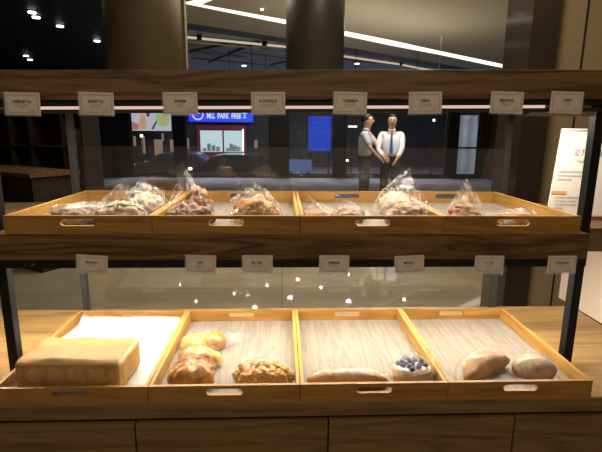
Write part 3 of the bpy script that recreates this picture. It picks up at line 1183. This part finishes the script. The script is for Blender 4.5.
    if tie:
        bm = bmesh.new()
        yy = lean + .135
        pts = [(-.018, 1.555), (.018, 1.555), (.013, 1.525), (.034, 1.15), (0, 1.09), (-.034, 1.15), (-.013, 1.525)]
        bar_xz(bm, pts, yy - .006, yy + .012)
        build('tie', bm, TIE, t, bevel=.004)
    return t


# left man turned to the right, right man turned towards him and the camera
person(1.60, 8.95, R(-112), 'man in a grey short-sleeved shirt seen from the side, shaking hands', SHIRT_G, True, False,
       [(-.02, .44, 1.04), (.20, .36, 1.02)], .02)
person(2.13, 9.0, R(168), 'man in a white shirt with a blue tie facing forward, shaking hands', SHIRT_W, False, True,
       [(-.10, .26, .98), (.12, .27, 1.02)], .0)

# ================================================================== COUNTER
ctr = empty('counter', (0, 1.43, 0), label='long oak plank counter with drawers under the lower bread trays', cat='counter')
ox, oy = 0, 1.43


def part(name, x0, x1, y0, y1, z0, z1, m, parent=ctr, off=(0, 1.43), bevel=0):
    bm = bmesh.new()
    cx, cy = (x0 + x1) / 2, (y0 + y1) / 2
    box(bm, x0 - cx, x1 - cx, y0 - cy, y1 - cy, 0, z1 - z0)
    return build(name, bm, m, parent, loc=(cx - off[0], cy - off[1], z0), bevel=bevel)


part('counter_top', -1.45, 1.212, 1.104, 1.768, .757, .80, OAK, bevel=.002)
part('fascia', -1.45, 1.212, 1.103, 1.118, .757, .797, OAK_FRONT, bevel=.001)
part('recess', -1.45, 1.212, 1.13, 1.75, .10, .757, DARK)
part('plinth', -1.40, 1.18, 1.17, 1.72, 0, .10, DARK)
xs = [-1.45, -.911, -.393, .126, .643, 1.212]
for a, b in zip(xs, xs[1:]):
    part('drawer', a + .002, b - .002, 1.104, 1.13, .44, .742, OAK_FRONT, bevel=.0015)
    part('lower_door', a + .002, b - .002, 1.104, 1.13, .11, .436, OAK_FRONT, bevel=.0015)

# ================================================================== DISPLAY RACK
rack = empty('display_rack', (0, 1.5, .80), label='black steel rack with walnut shelves and clear back panes over the counter', cat='shelf rack')
OFF = (0, 1.5)


def rp(name, x0, x1, y0, y1, z0, z1, m, bevel=0, shear=0.0):
    bm = bmesh.new()
    cx, cy = (x0 + x1) / 2, (y0 + y1) / 2
    box(bm, x0 - cx, x1 - cx, y0 - cy, y1 - cy, 0, z1 - z0)
    for v in bm.verts:
        v.co.z += shear * (v.co.x + cx)
    return build(name, bm, m, rack, loc=(cx, cy - 1.5, z0 - .80), bevel=bevel)


SH = .0133
for x0, x1 in ((.871, .898), (-.804, -.777)):
    rp('post', x0, x1, 1.270, 1.300, .80, 1.578 + SH * x0, BLACK, .002)
for x0, x1 in ((.856, .878), (-.790, -.768)):
    rp('rear_post', x0, x1, 1.742, 1.768, .80, 1.590 + SH * x0, STEEL, .002)
# top shelf
rp('top_shelf', -1.30, 1.30, 1.223, 1.78, 1.589, 1.663, WALNUT, .0015, SH)
rp('front_bar', -.95, .95, 1.230, 1.252, 1.574, 1.589, BLACK, 0, SH)
rp('led_strip', -.640, .700, 1.231, 1.240, 1.5665, 1.574, E_LED, 0, SH)
rp('led_lip', -.80, .86, 1.233, 1.246, 1.557, 1.5665, CAB, 0, SH)
# mid shelf
rp('middle_shelf', -1.45, 1.30, 1.305, 1.78, 1.160, 1.233, WALNUT, .0015)
rp('shelf_fascia', -.90, .869, 1.225, 1.305, 1.160, 1.2328, WALNUT, .0015)
rp('front_bar', -.90, .870, 1.228, 1.250, 1.137, 1.160, BLACK)
rp('led_strip', -.97, .97, 1.412, 1.425, 1.152, 1.160, E_LED)
# white end brackets under the top shelf
for s, pts_ in ((-1, [(-.95, 1.571), (-.665, 1.571), (-.640, 1.548), (-.95, 1.556)]), (1, [(.705, 1.574), (.86, 1.576), (.86, 1.556), (.66, 1.556)])):
    bm = bmesh.new()
    bar_xz(bm, [(x, z - .80) for x, z in pts_], 1.262 - 1.5, 1.267 - 1.5)
    build('end_bracket', bm, WHITE, rack)
# back panes
rp('back_pane', -.767, .855, 1.752, 1.757, .803, 1.158, GLASS)
rp('back_pane', -.767, .855, 1.752, 1.757, 1.235, 1.450, GLASS)
# small clips on the lower bar
bm = bmesh.new()
tube(bm, (0, 0, 0), (0, 0, .006), .022, .018, seg=16)
build('screw_cap', bm, BLACK, rack, loc=(-.69, 1.232 - 1.5, 1.160 - .80), rot=(R(75), 0, 0))


# ================================================================== TRAYS
def stadium(cx, cz, w_, h_, n=8):
    r = h_ / 2
    pts = []
    for k in range(n + 1):
        a = -math.pi / 2 + math.pi * k / n
        pts.append((cx + w_ / 2 - r + r * math.cos(a), cz + r * math.sin(a)))
    for k in range(n + 1):
        a = math.pi / 2 + math.pi * k / n
        pts.append((cx - w_ / 2 + r + r * math.cos(a), cz + r * math.sin(a)))
    return pts


def slot_panel(W, H, T, slot=True):
    bm = bmesh.new()
    outer = [(-W / 2, 0), (W / 2, 0), (W / 2, H), (-W / 2, H)]
    inner = stadium(0, H - .0185, .096, .019)
    loops = []
    for y in (0, T):
        vo = [bm.verts.new((x, y, z)) for x, z in outer]
        vi = [bm.verts.new((x, y, z)) for x, z in inner]
        eo = [bm.edges.new((vo[i], vo[(i + 1) % len(vo)])) for i in range(len(vo))]
        ei = [bm.edges.new((vi[i], vi[(i + 1) % len(vi)])) for i in range(len(vi))]
        bmesh.ops.triangle_fill(bm, use_beauty=True, edges=eo + ei)
        loops.append((vo, vi))
    for k in (0, 1):
        a, b = loops[0][k], loops[1][k]
        for i in range(len(a)):
            j = (i + 1) % len(a)
            bm.faces.new((a[i], a[j], b[j], b[i]))
    return bm


TD, TH, TT = .5275, .0505, .010


def tray(x0, x1, y0, z0, label, group):
    W = x1 - x0 - .0016
    t = empty('bread_tray', ((x0 + x1) / 2, y0, z0), label=label, cat='tray', group=group)
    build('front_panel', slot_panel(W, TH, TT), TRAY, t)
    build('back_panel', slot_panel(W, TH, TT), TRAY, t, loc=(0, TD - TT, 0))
    for s in (-1, 1):
        bm = bmesh.new()
        box(bm, -TT / 2, TT / 2, 0, TD - 2 * TT, 0, TH)
        build('side_panel', bm, TRAY_LIT, t, loc=(s * (W / 2 - TT / 2), TT, 0), bevel=.001)
    bm = bmesh.new()
    box(bm, -W / 2 + TT, W / 2 - TT, 0, TD - 2 * TT, 0, .008)
    build('base_panel', bm, MAT_WOOD, t, loc=(0, TT, 0))
    return t


Lx = [-.752, -.352, .048, .448, .848]
LT = ['lower row wooden tray lined with white paper under the big toast loaf',
      'lower row wooden tray holding bagged golden buns and a crumbly loaf',
      'lower row wooden tray holding a long stick bread and a blueberry bread',
      'lower row wooden tray at the right end holding two brown rolls']
for i in range(4):
    tray(Lx[i], Lx[i + 1], 1.1026, .8005, LT[i], 'wooden trays on the counter')
Ux = [-.741, -.3505, .0495, .4480, .836]
UT = ['upper shelf wooden tray at the left end with green-flecked bread bags',
      'upper shelf wooden tray with a tall tan pastry bag and a nutty round bread',
      'upper shelf wooden tray in front of the two men with four bread bags',
      'upper shelf wooden tray at the right end beside the white poster']
for i in range(4):
    tray(Ux[i], Ux[i + 1], 1.2229, 1.2335, UT[i], 'wooden trays on the upper shelf')


# ================================================================== BREADS
def blob(name, dims, m, parent, seed=0, amp=.08, freq=2.2, sub=4, loc=(0, 0, 0), rot=(0, 0, 0), flat=-.55, bendy=0.0, ridges=None, extra=None, pw=1.0):
    bm = bmesh.new()
    bmesh.ops.create_icosphere(bm, subdivisions=sub, radius=1)
    off = Vector((seed * 3.1, seed * 1.7, seed * .9))
    for v in bm.verts:
        c = v.co.copy()
        k = 1 + amp * noise.noise(c * freq + off) + amp * .4 * noise.noise(c * freq * 2.7 + off)
        if ridges:
            k += ridges(c)
        if pw != 1.0:
            c = Vector([math.copysign(abs(q) ** pw, q) for q in c])
        z = c.z * k
        if z < flat:
            z = flat + (z - flat) * .1
        v.co = Vector((c.x * k * dims[0], c.y * k * dims[1] + bendy * (c.x ** 2) * dims[1], (z - flat) * dims[2] / (1 - flat)))
        if extra:
            v.co += extra(c, off)
    return build(name, bm, m, parent, smooth=True, loc=loc, rot=rot)


def bag(parent, rx, ry, hb, peak, seed=0, m=BAG, twist=0.0, base=0.0, width=.30, rings=26, seg=44, name='plastic_bag'):
    """loose clear bag round a bread, gathered up to a pointed sail"""
    rnd = random.Random(seed)
    ph = [rnd.uniform(0, 6.28) for _ in range(5)]
    bm = bmesh.new()
    rows = []
    px, py, pz = peak
    for k in range(rings + 1):
        t_ = k / rings
        row = []
        for i in range(seg):
            a = 2 * math.pi * i / seg
            if t_ < .42:
                u = t_ / .42
                rr = (.90 + .14 * math.sin(u * math.pi)) * (1 - .18 * u * u)
                z = base + hb * u
                cx = cy = 0
                fx, fy = rx * rr, ry * rr
            else:
                u = (t_ - .42) / .58
                e = u ** .85
                z = base + hb + (pz - hb - base) * e
                cx, cy = px * e, py * e
                u = min(u, 1.0)
                s_ = .82 * (1 - u) ** 1.5
                fx = rx * (s_ + width * u * (1 - u) * .8)
                fy = ry * s_ * (1 - .55 * u)
            wr = 1 + .06 * math.sin(5 * a + ph[0] + 4 * t_) + .05 * math.sin(9 * a + ph[1] - 6 * t_) * (.4 + t_) + .07 * math.sin(3 * a + ph[2] + 9 * t_)
            n_ = noise.noise(Vector((math.cos(a) * 2.2, math.sin(a) * 2.2, t_ * 5 + seed)))
            wr += .12 * n_
            aa = a + twist * t_
            x = cx + fx * wr * math.cos(aa)
            y = cy + fy * wr * math.sin(aa)
            row.append(bm.verts.new((x, y, z + .006 * n_ * (1 if t_ > .05 else 0))))
        rows.append(row)
    for k in range(rings):
        for i in range(seg):
            j = (i + 1) % seg
            bm.faces.new((rows[k][i], rows[k][j], rows[k + 1][j], rows[k + 1][i]))
    bm.faces.new(rows[0][::-1])
    for v in rows[0]:
        v.co.z = base
    return build(name, bm, m, parent, smooth=False)


def wrap(parent, dims, seed, m=None, loc=(0, 0, 0), rot=(0, 0, 0), tail=None):
    """tight wrinkled wrap lying round a bread, with a loose tail"""
    m = m or WRAP

    def ex(c, off):
        f = noise.noise(c * 6 + off) * .006 + noise.noise(Vector((c.x * 3, c.y * 12, c.z * 12)) + off) * .004
        v = c.normalized() * f
        if tail:
            d = Vector(tail).normalized()
            q = max(0.0, c.dot(d) - .45) / .55
            v += Vector(tail) * (q ** 1.6)
            v.z -= c.z * dims[2] * .35 * q
        return v
    return blob('plastic_bag', dims, m, parent, seed, .05, 2.5, 4, loc, rot, -.5, extra=ex)


ZL = .8088   # lower tray base surface
ZU = 1.2418  # upper tray base surface


def food(name, x, y, z, rz, label, cat='bread', group=None):
    return empty(name, (x, y, z), R(rz), label, cat, group)


# --- white paper lining the first lower tray
bm = bmesh.new()
nx, ny = 30, 36
rows = []
for j in range(ny + 1):
    row = []
    for i in range(nx + 1):
        u, v_ = i / nx, j / ny
        x = -.736 + .366 * u + .006 * math.sin(v_ * 9) * (1 - u)
        y = 1.122 + .489 * v_ + .004 * math.sin(u * 11)
        z = .8093 + .0012 * (1 + math.sin(u * 7 + v_ * 5)) + max(0, .05 - u) * .35 + max(0, v_ - .93) * .35
        row.append(bm.verts.new((x, y, z)))
    rows.append(row)
for j in range(ny):
    for i in range(nx):
        bm.faces.new((rows[j][i], rows[j][i + 1], rows[j + 1][i + 1], rows[j + 1][i]))
bmesh.ops.solidify(bm, geom=bm.faces[:], thickness=-.0006)
tag(build('paper_sheet', bm, PAPER, smooth=True), 'white paper sheet lining the tray under the big toast loaf', 'paper')

# --- toast loaf
lf = food('toast_loaf', -.572, 1.222, ZL + .0045, 0, 'big golden rectangular toast loaf lying on white paper')
bm = bmesh.new()
LX, LY, LZ = .145, .079, .088
box(bm, -LX, LX, -LY, LY, 0, LZ)
bmesh.ops.bevel(bm, geom=bm.edges[:], offset=.017, segments=4, profile=.5, affect='EDGES')
for f in bm.faces:
    n = f.normal
    f.material_index = 0
bmesh.ops.recalc_face_normals(bm, faces=bm.faces)
for f in bm.faces:
    f.material_index = 0
bmesh.ops.subdivide_edges(bm, edges=[e for e in bm.edges if e.calc_length() > .03], cuts=26, use_grid_fill=True)
for v in bm.verts:
    c = v.co
    sx = 1 - (c.x / LX) ** 2
    if c.y < -LY + .004:      # front face: pale round swellings and bulge
        for cx, r in ((-.105, .024), (-.055, .025), (-.005, .024), (.045, .027), (.095, .022)):
            d = ((c.x - cx) ** 2 + ((c.z - .046) * 1.0) ** 2) ** .5
            c.y -= .007 * max(0, 1 - (d / r) ** 2) ** .5 if d < r else 0
        c.y += .006 * (1 - abs(c.z / LZ - .5) * 2) * 0
    if c.z > LZ - .004:
        c.z += .008 * max(0, sx) * max(0, 1 - (c.y / LY) ** 2) + .0025 * noise.noise(Vector((c.x * 20, c.y * 20, 0)))
    c.x += .003 * noise.noise(Vector((c.y * 14, c.z * 14, 3)))
    c.z += .006 * noise.noise(Vector((c.x * 13, 2, c.y * 4))) * (c.z / LZ)
    if c.z > LZ - .01:
        for gx in (-.03, .05, .095):
            c.z -= .0022 * max(0, 1 - abs(c.x + .35 * c.y - gx) / .008)
    c.y += .0015 * noise.noise(Vector((c.x * 16, c.z * 20, 8)))
build('loaf_crust', bm, [TOAST, TOAST_P], lf, smooth=True, rot=(0, 0, R(-1.5)))


# --- lower tray 2: glossy buns in bags
def segs(n, d):
    return lambda c: -d * (1 - abs(math.sin(n * math.atan2(c.y, c.x) / 2))) ** 6 * (1 if c.z > -.3 else 0)


b = food('bagged_bun', -.248, 1.180, ZL, 4, 'front glossy brown bun of the three along the tray side, bagged')
blob('bun', (.066, .052, .070), C_GLAZE, b, 1, .10, 2.5, ridges=segs(5, .25), loc=(-.004, 0, .002))
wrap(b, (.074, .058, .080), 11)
b = food('bagged_bun', -.250, 1.288, ZL, -8, 'middle golden bun of the three along the tray side, bagged')
blob('bun', (.058, .046, .060), C_GLAZE, b, 2, .10, 2.2, ridges=segs(5, .22), loc=(-.008, 0, .002))
blob('bun', (.03, .026, .045), C_YEL, b, 12, .08, 2.2, loc=(.038, .006, .002))
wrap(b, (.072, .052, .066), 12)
b = food('bagged_bun', -.255, 1.400, ZL, 10, 'rear yellow bun of the three along the tray side, bag tail pointing right')
blob('bun', (.045, .038, .050), C_YEL, b, 3, .10, 2.2, ridges=segs(4, .2), loc=(-.030, 0, .002))
blob('bun', (.036, .036, .050), C_GLAZE, b, 4, .06, 2.0, loc=(.034, .005, .002))
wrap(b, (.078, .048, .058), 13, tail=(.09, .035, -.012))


# crumbly lattice loaf
def lat(c):
    a = c.x * 5.2 + c.y * 2.6
    d = c.x * 5.2 - c.y * 2.6
    return (.13 * math.cos(a * 1.7) * math.cos(d * 1.7)) * (1 if c.z > -.3 else 0)


b = food('crumble_loaf', -.052, 1.192, ZL, -4, 'crumbly golden lattice-topped loaf at the right front of its tray')
blob('loaf', (.082, .048, .060), C_CRUMB, b, 5, .10, 4, 5, ridges=lat, flat=-.35, extra=lambda c, o: c.normalized() * (.0035 * noise.noise(c * 14 + o)))
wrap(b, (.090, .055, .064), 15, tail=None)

# --- lower tray 3: stick bread and blueberry bread
b = food('stick_bread', .184, 1.158, ZL, -2, 'long sugar-dusted stick bread wrapped along the tray front')
blob('stick', (.112, .027, .051), C_STICK, b, 6, .06, 2.0, loc=(0, 0, .001), pw=.8, flat=-.6)
wrap(b, (.122, .032, .055), 16)
b = food('blueberry_bread', .374, 1.192, ZL, -6, 'bread topped with blueberries and cream in a peaked clear bag')
blob('bread_base', (.056, .042, .040), C_TAN, b, 7, .06, 2.0, pw=.8)
blob('cream_top', (.052, .038, .026), CREAM, b, 8, .15, 3.0, loc=(0, 0, .028))
rnd = random.Random(4)
for k in range(18):
    bm = bmesh.new()
    ball(bm, (0, 0, 0), .0085, 2)
    a = 2.4 * k
    q = .0085 * math.sqrt(k)
    build('blueberry', bm, BERRY, b, smooth=True, loc=(q * 1.15 * math.cos(a), q * math.sin(a) * .9, .056 - q * .22))
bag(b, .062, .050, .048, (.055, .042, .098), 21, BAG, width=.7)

# --- lower tray 4: two brown rolls
b = food('brown_roll', .590, 1.222, ZL, 33, 'long smooth brown roll lying diagonally in the right tray')
blob('roll', (.100, .036, .064), C_ROLL, b, 9, .10, 1.9, flat=-.7, bendy=-.65, ridges=lambda c: -.07 * max(0, 1 - abs(c.y - .25) * 7) * (1 if c.z > .2 and abs(c.x) < .7 else 0))
wrap(b, (.112, .044, .068), 19, tail=(-.02, -.012, -.01))
b = food('floured_roll', .742, 1.205, ZL, -12, 'short floured brown roll nearest the right corner of its tray')
blob('roll', (.062, .040, .062), C_FLOUR, b, 10, .06, 1.8, flat=-.6,
     ridges=lambda c: -.10 * max(0, 1 - abs(c.y * 5 + .5 * c.x)) * (1 if c.z > .3 and abs(c.x) < .75 else 0))
wrap(b, (.072, .050, .067), 20)


# --- upper shelf
def pastry(x, y, rz, label, dims, crustm, peak, brx, bry, hb, seed, bagm=BAG, width=.3, toppings=None, amp=.12, name='bagged_bread', extra_blob=None):
    p = food(name, x, y, ZU, rz, label, 'bread', 'bagged breads in the upper trays')
    blob('bread', dims, crustm, p, seed, amp * 2.2, 3.4, 4)
    if extra_blob:
        blob('bread', extra_blob[0], extra_blob[1], p, seed + 30, .35, 3.0, 4, loc=extra_blob[2])
    if toppings and toppings[3] == 'scallion_topping':
        rr = random.Random(seed)
        bm = bmesh.new()
        for k in range(110):
            a = rr.uniform(0, 6.28)
            q = math.sqrt(rr.uniform(0, .95))
            zz = dims[2] * (.36 + .60 * math.sqrt(max(0, 1 - q * q)))
            r3 = rr.uniform(.0025, .0055)
            ball(bm, (q * dims[0] * math.cos(a), q * dims[1] * math.sin(a), zz), r3, 1, mi=0 if rr.random() < .6 else 1, sc=(rr.uniform(.6, 2), rr.uniform(.6, 2), .6))
        build('scallion_topping', bm, [GREENF, CREAM], p, smooth=True, kind='stuff')
    elif toppings:
        mt, n_, r_, nm = toppings
        rr = random.Random(seed)
        for k in range(n_):
            a = rr.uniform(0, 6.28)
            q = math.sqrt(rr.uniform(0, .8))
            zz = dims[2] * (.35 + .62 * math.sqrt(max(0, 1 - q * q)))
            bm = bmesh.new()
            ball(bm, (0, 0, 0), r_, 1, sc=(1.3, 1, .7))
            build(nm, bm, mt, p, smooth=True, loc=(q * dims[0] * math.cos(a), q * dims[1] * math.sin(a), zz), rot=(0, 0, a))
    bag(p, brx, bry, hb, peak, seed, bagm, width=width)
    return p


pastry(-.590, 1.345, 8, 'low wrapped brown pastry in the left upper tray', (.075, .045, .052), C_DARK, (.055, .0, .064), .088, .06, .050, 41, BAG, .2)
pastry(-.468, 1.345, 0, 'green-flecked bread in a tall pointed bag, front of the two', (.060, .042, .062), C_WHITE, (.010, .0, .132), .074, .052, .060, 42, BAG_W, .30, (GREENF, 16, .009, 'scallion_topping'))
pastry(-.432, 1.470, 0, 'green-flecked bread in a wide crumpled bag behind the front one', (.052, .045, .070), C_WHITE, (-.02, .0, .112), .070, .055, .072, 43, BAG_W, .45, (GREENF, 14, .009, 'scallion_topping'))
pastry(-.272, 1.335, -6, 'tall tan pastry with dark base in a high pointed bag', (.060, .036, .055), C_DARK, (-.012, .02, .162), .072, .055, .060, 44, BAG, .30,
       amp=.30, extra_blob=((.040, .026, .088), C_TAN, (.016, .034, .010)))
pastry(-.080, 1.345, 0, 'round yellow bread with brown nuts in a loose bag', (.064, .045, .072), C_NUTTY, (.0, .0, .122), .082, .062, .066, 45, BAG, .5, (NUT, 12, .007, 'nut'))
pastry(.108, 1.335, 12, 'flat pale pastry in a left-leaning bag at the tray corner', (.050, .034, .040), C_TAN, (-.036, .01, .086), .056, .045, .034, 46, BAG, .35)
pastry(.206, 1.362, -14, 'narrow brown pastry in a low bag beside the leaning one', (.045, .032, .046), C_DARK, (-.045, -.005, .084), .060, .045, .040, 47, BAG, .35)
pastry(.372, 1.465, 12, 'pale white bun in a bag with its peak leaning right', (.058, .046, .078), C_WHITE, (.045, .0, .160), .072, .056, .074, 48, BAG_W, .35, amp=.06)
pastry(.370, 1.325, -4, 'brown seeded bread in a wide bag with a sharp tall peak', (.060, .042, .060), C_DARK, (.026, .02, .142), .074, .056, .056, 49, BAG, .30, (C_YEL, 12, .007, 'seed'))
pastry(.548, 1.330, 0, 'small brown bread with red berries in a high white peaked bag', (.045, .036, .056), C_TAN, (.004, .02, .138), .058, .048, .054, 50, BAG_W, .28, (FRUIT, 5, .010, 'berry'))
pastry(.700, 1.318, -4, 'flat twisted pastry wrapped at the right front of the end tray', (.058, .026, .036), C_TAN, (.050, .02, .052), .068, .036, .036, 51, BAG, .2, name='bagged_twist')


# ================================================================== PRICE TAGS
TW, THG = .0905, .0600


def price_tag(x, z, roll, title, lines, price, label, row, w=TW, h=THG, y=1.2185):
    t = empty('price_tag', (x, y, z - h / 2), 0, label, 'price tag', row)
    t.rotation_euler = (R(-2), R(roll), 0)
    bm = bmesh.new()
    box(bm, -w / 2, w / 2, 0, .0015, 0, h)
    build('plastic_holder', bm, HOLDER, t, loc=(0, -.0022, 0))
    bm = bmesh.new()
    box(bm, -w / 2 + .003, w / 2 - .001, 0, .0012, .004, h - .001)
    build('card', bm, CARD, t)
    c = t.children[-1]
    bm = bmesh.new()
    a, b_, d, e_ = -w / 2 + .008, w / 2 - .007, .009, h - .007
    s = .0007
    for p in ((a, b_, d, d + s), (a, b_, e_ - s, e_), (a, a + s, d, e_), (b_ - s, b_, d, e_)):
        box(bm, p[0], p[1], -.0006, -.0001, p[2], p[3])
    build('border_line', bm, INK_GREY, c)
    text_mesh('title_text', title, .0078, INK, c, (0, -.0006, h * .60), bold=.00010)
    text_mesh('line_text', lines, .0037, INK_GREY, c, (0, -.0006, h * .42), bold=.0)
    text_mesh('price_text', price, .0042, INK_RED, c, (w * .27, -.0006, h * .25), bold=.0001)
    return t


UP = [(-.655, 'NT$38', 0.5, '法國奶油麵包', '香濃奶油與法國麵粉\n手工揉製', 'over the left end, beside the shelf edge'),
      (-.472, 'NT$35', 1.0, '金牌蔥麵包', '三星青蔥、麵粉\n雞蛋、鹽、糖', 'above the green-flecked bread bags'),
      (-.260, 'NT$42', -1.0, '胡蘿蔔堡', '新鮮胡蘿蔔\n麵粉、糖', 'above the tall tan pastry bag'),
      (-.036, 'NT$45', -.8, '全麥核桃奶油', '全麥粉、核桃、奶油、蜂蜜\n麵粉、雞蛋、牛奶', 'above the nutty round bread'),
      (.175, 'NT$30', .8, '千層起酥捲', '麵粉、奶油、起酥\n雞蛋、糖', 'just left above the two men'),
      (.373, 'NT$28', -1.6, '奶酥包', '奶粉、奶油、麵粉\n雞蛋、糖、鹽、葡萄乾', 'just right above the two men'),
      (.588, 'NT$40', 1.2, '蔓越莓乳酪', '蔓越莓乾、乳酪\n麵粉、糖', 'above the glazed door'),
      (.749, 'NT$32', 1.0, '可頌捲', '奶油、麵粉\n糖、鹽', 'above the white poster, nearest the right post')]
for i, (x, pr, rl, ti, ln, wh) in enumerate(UP):
    price_tag(x, 1.576 + SH * x + .003, rl, ti, ln, pr, 'upper shelf price tag ' + wh, 'price tags on the top shelf edge')
LOW = [(-.520, 'NT$90', 3.6, '鮮奶吐司', '鮮奶、麵粉\n奶油', 'tilted lower price tag above the white paper'),
       (-.225, 'NT$35', 1.4, '菠蘿', '奶油、麵粉\n雞蛋、糖、鹽', 'lower price tag above the bagged golden buns'),
       (-.069, 'NT$36', .4, '杏仁 酥條', '杏仁、奶油、麵粉、雞蛋\n糖、鹽、鮮奶', 'lower price tag above the crumbly loaf tray'),
       (.144, 'NT$35', .4, '糖霜長棍', '糖霜、麵粉、奶油\n雞蛋、鹽', 'lower price tag above the stick bread'),
       (.357, 'NT$48', -2.2, '藍莓乳酪', '藍莓、乳酪\n麵粉、糖', 'lower price tag above the blueberry bread'),
       (.584, 'NT$25', .8, '小餐包', '麵粉、奶油\n糖、鹽', 'lower price tag above the long brown roll'),
       (.795, 'NT$30', 0.0, '全麥鄉村堡', '全麥粉、麵粉\n鹽', 'lower price tag right beside the black front post')]
for i, (x, pr, rl, ti, ln, wh) in enumerate(LOW):
    price_tag(x, 1.149 - .004 * (x + .52), rl, ti, ln, pr, wh, 'price tags on the middle shelf edge', w=.0865, h=.0545, y=1.2215)

# ================================================================== POSTER
ps = empty('poster_board', (.884, 1.47, 1.2335), R(-6), label='white leaning poster board with small print on the right shelf end', cat='poster')
bm = bmesh.new()
bar_xz(bm, [(0, .004), (.26, .004), (.30, .295), (.035, .295)], 0, .006)
pb = build('board', bm, POSTER, ps, rot=(R(-8), 0, 0))
RX = (R(90), 0, 0)
text_mesh('title_text', '後乃麵包', .024, INK_GREY, pb, (.075, -.0012, .215), RX, .0003, align='LEFT')
text_mesh('subtitle_text', 'Taste', .015, INK_GREY, pb, (.085, -.0012, .188), RX, align='LEFT')
text_mesh('body_text', '本店麵包每日新鮮烘焙請\n儘早食用以保持最佳風味\n謝謝您的光臨', .0075, INK_GREY, pb, (.028, -.0012, .140), RX, align='LEFT')
text_mesh('body_text', '請勿直接以手觸摸麵包請用\n夾子夾取放入托盤後再行\n結帳過敏請先告知服務\n人員謝謝', .0070, INK_GREY, pb, (.022, -.0012, .050), RX, align='LEFT')
bm = bmesh.new()
box(bm, .010, .058, -.0016, -.0006, .080, .090)
build('orange_heading', bm, ORANGE, pb)
bm = bmesh.new()
box(bm, .05, .20, -.0016, -.0006, .286, .290)
build('top_line', bm, INK_GREY, pb)
bm = bmesh.new()
box(bm, .01, .25, -.02, .07, 0, .010)
build('stand_base', bm, NUT, ps)
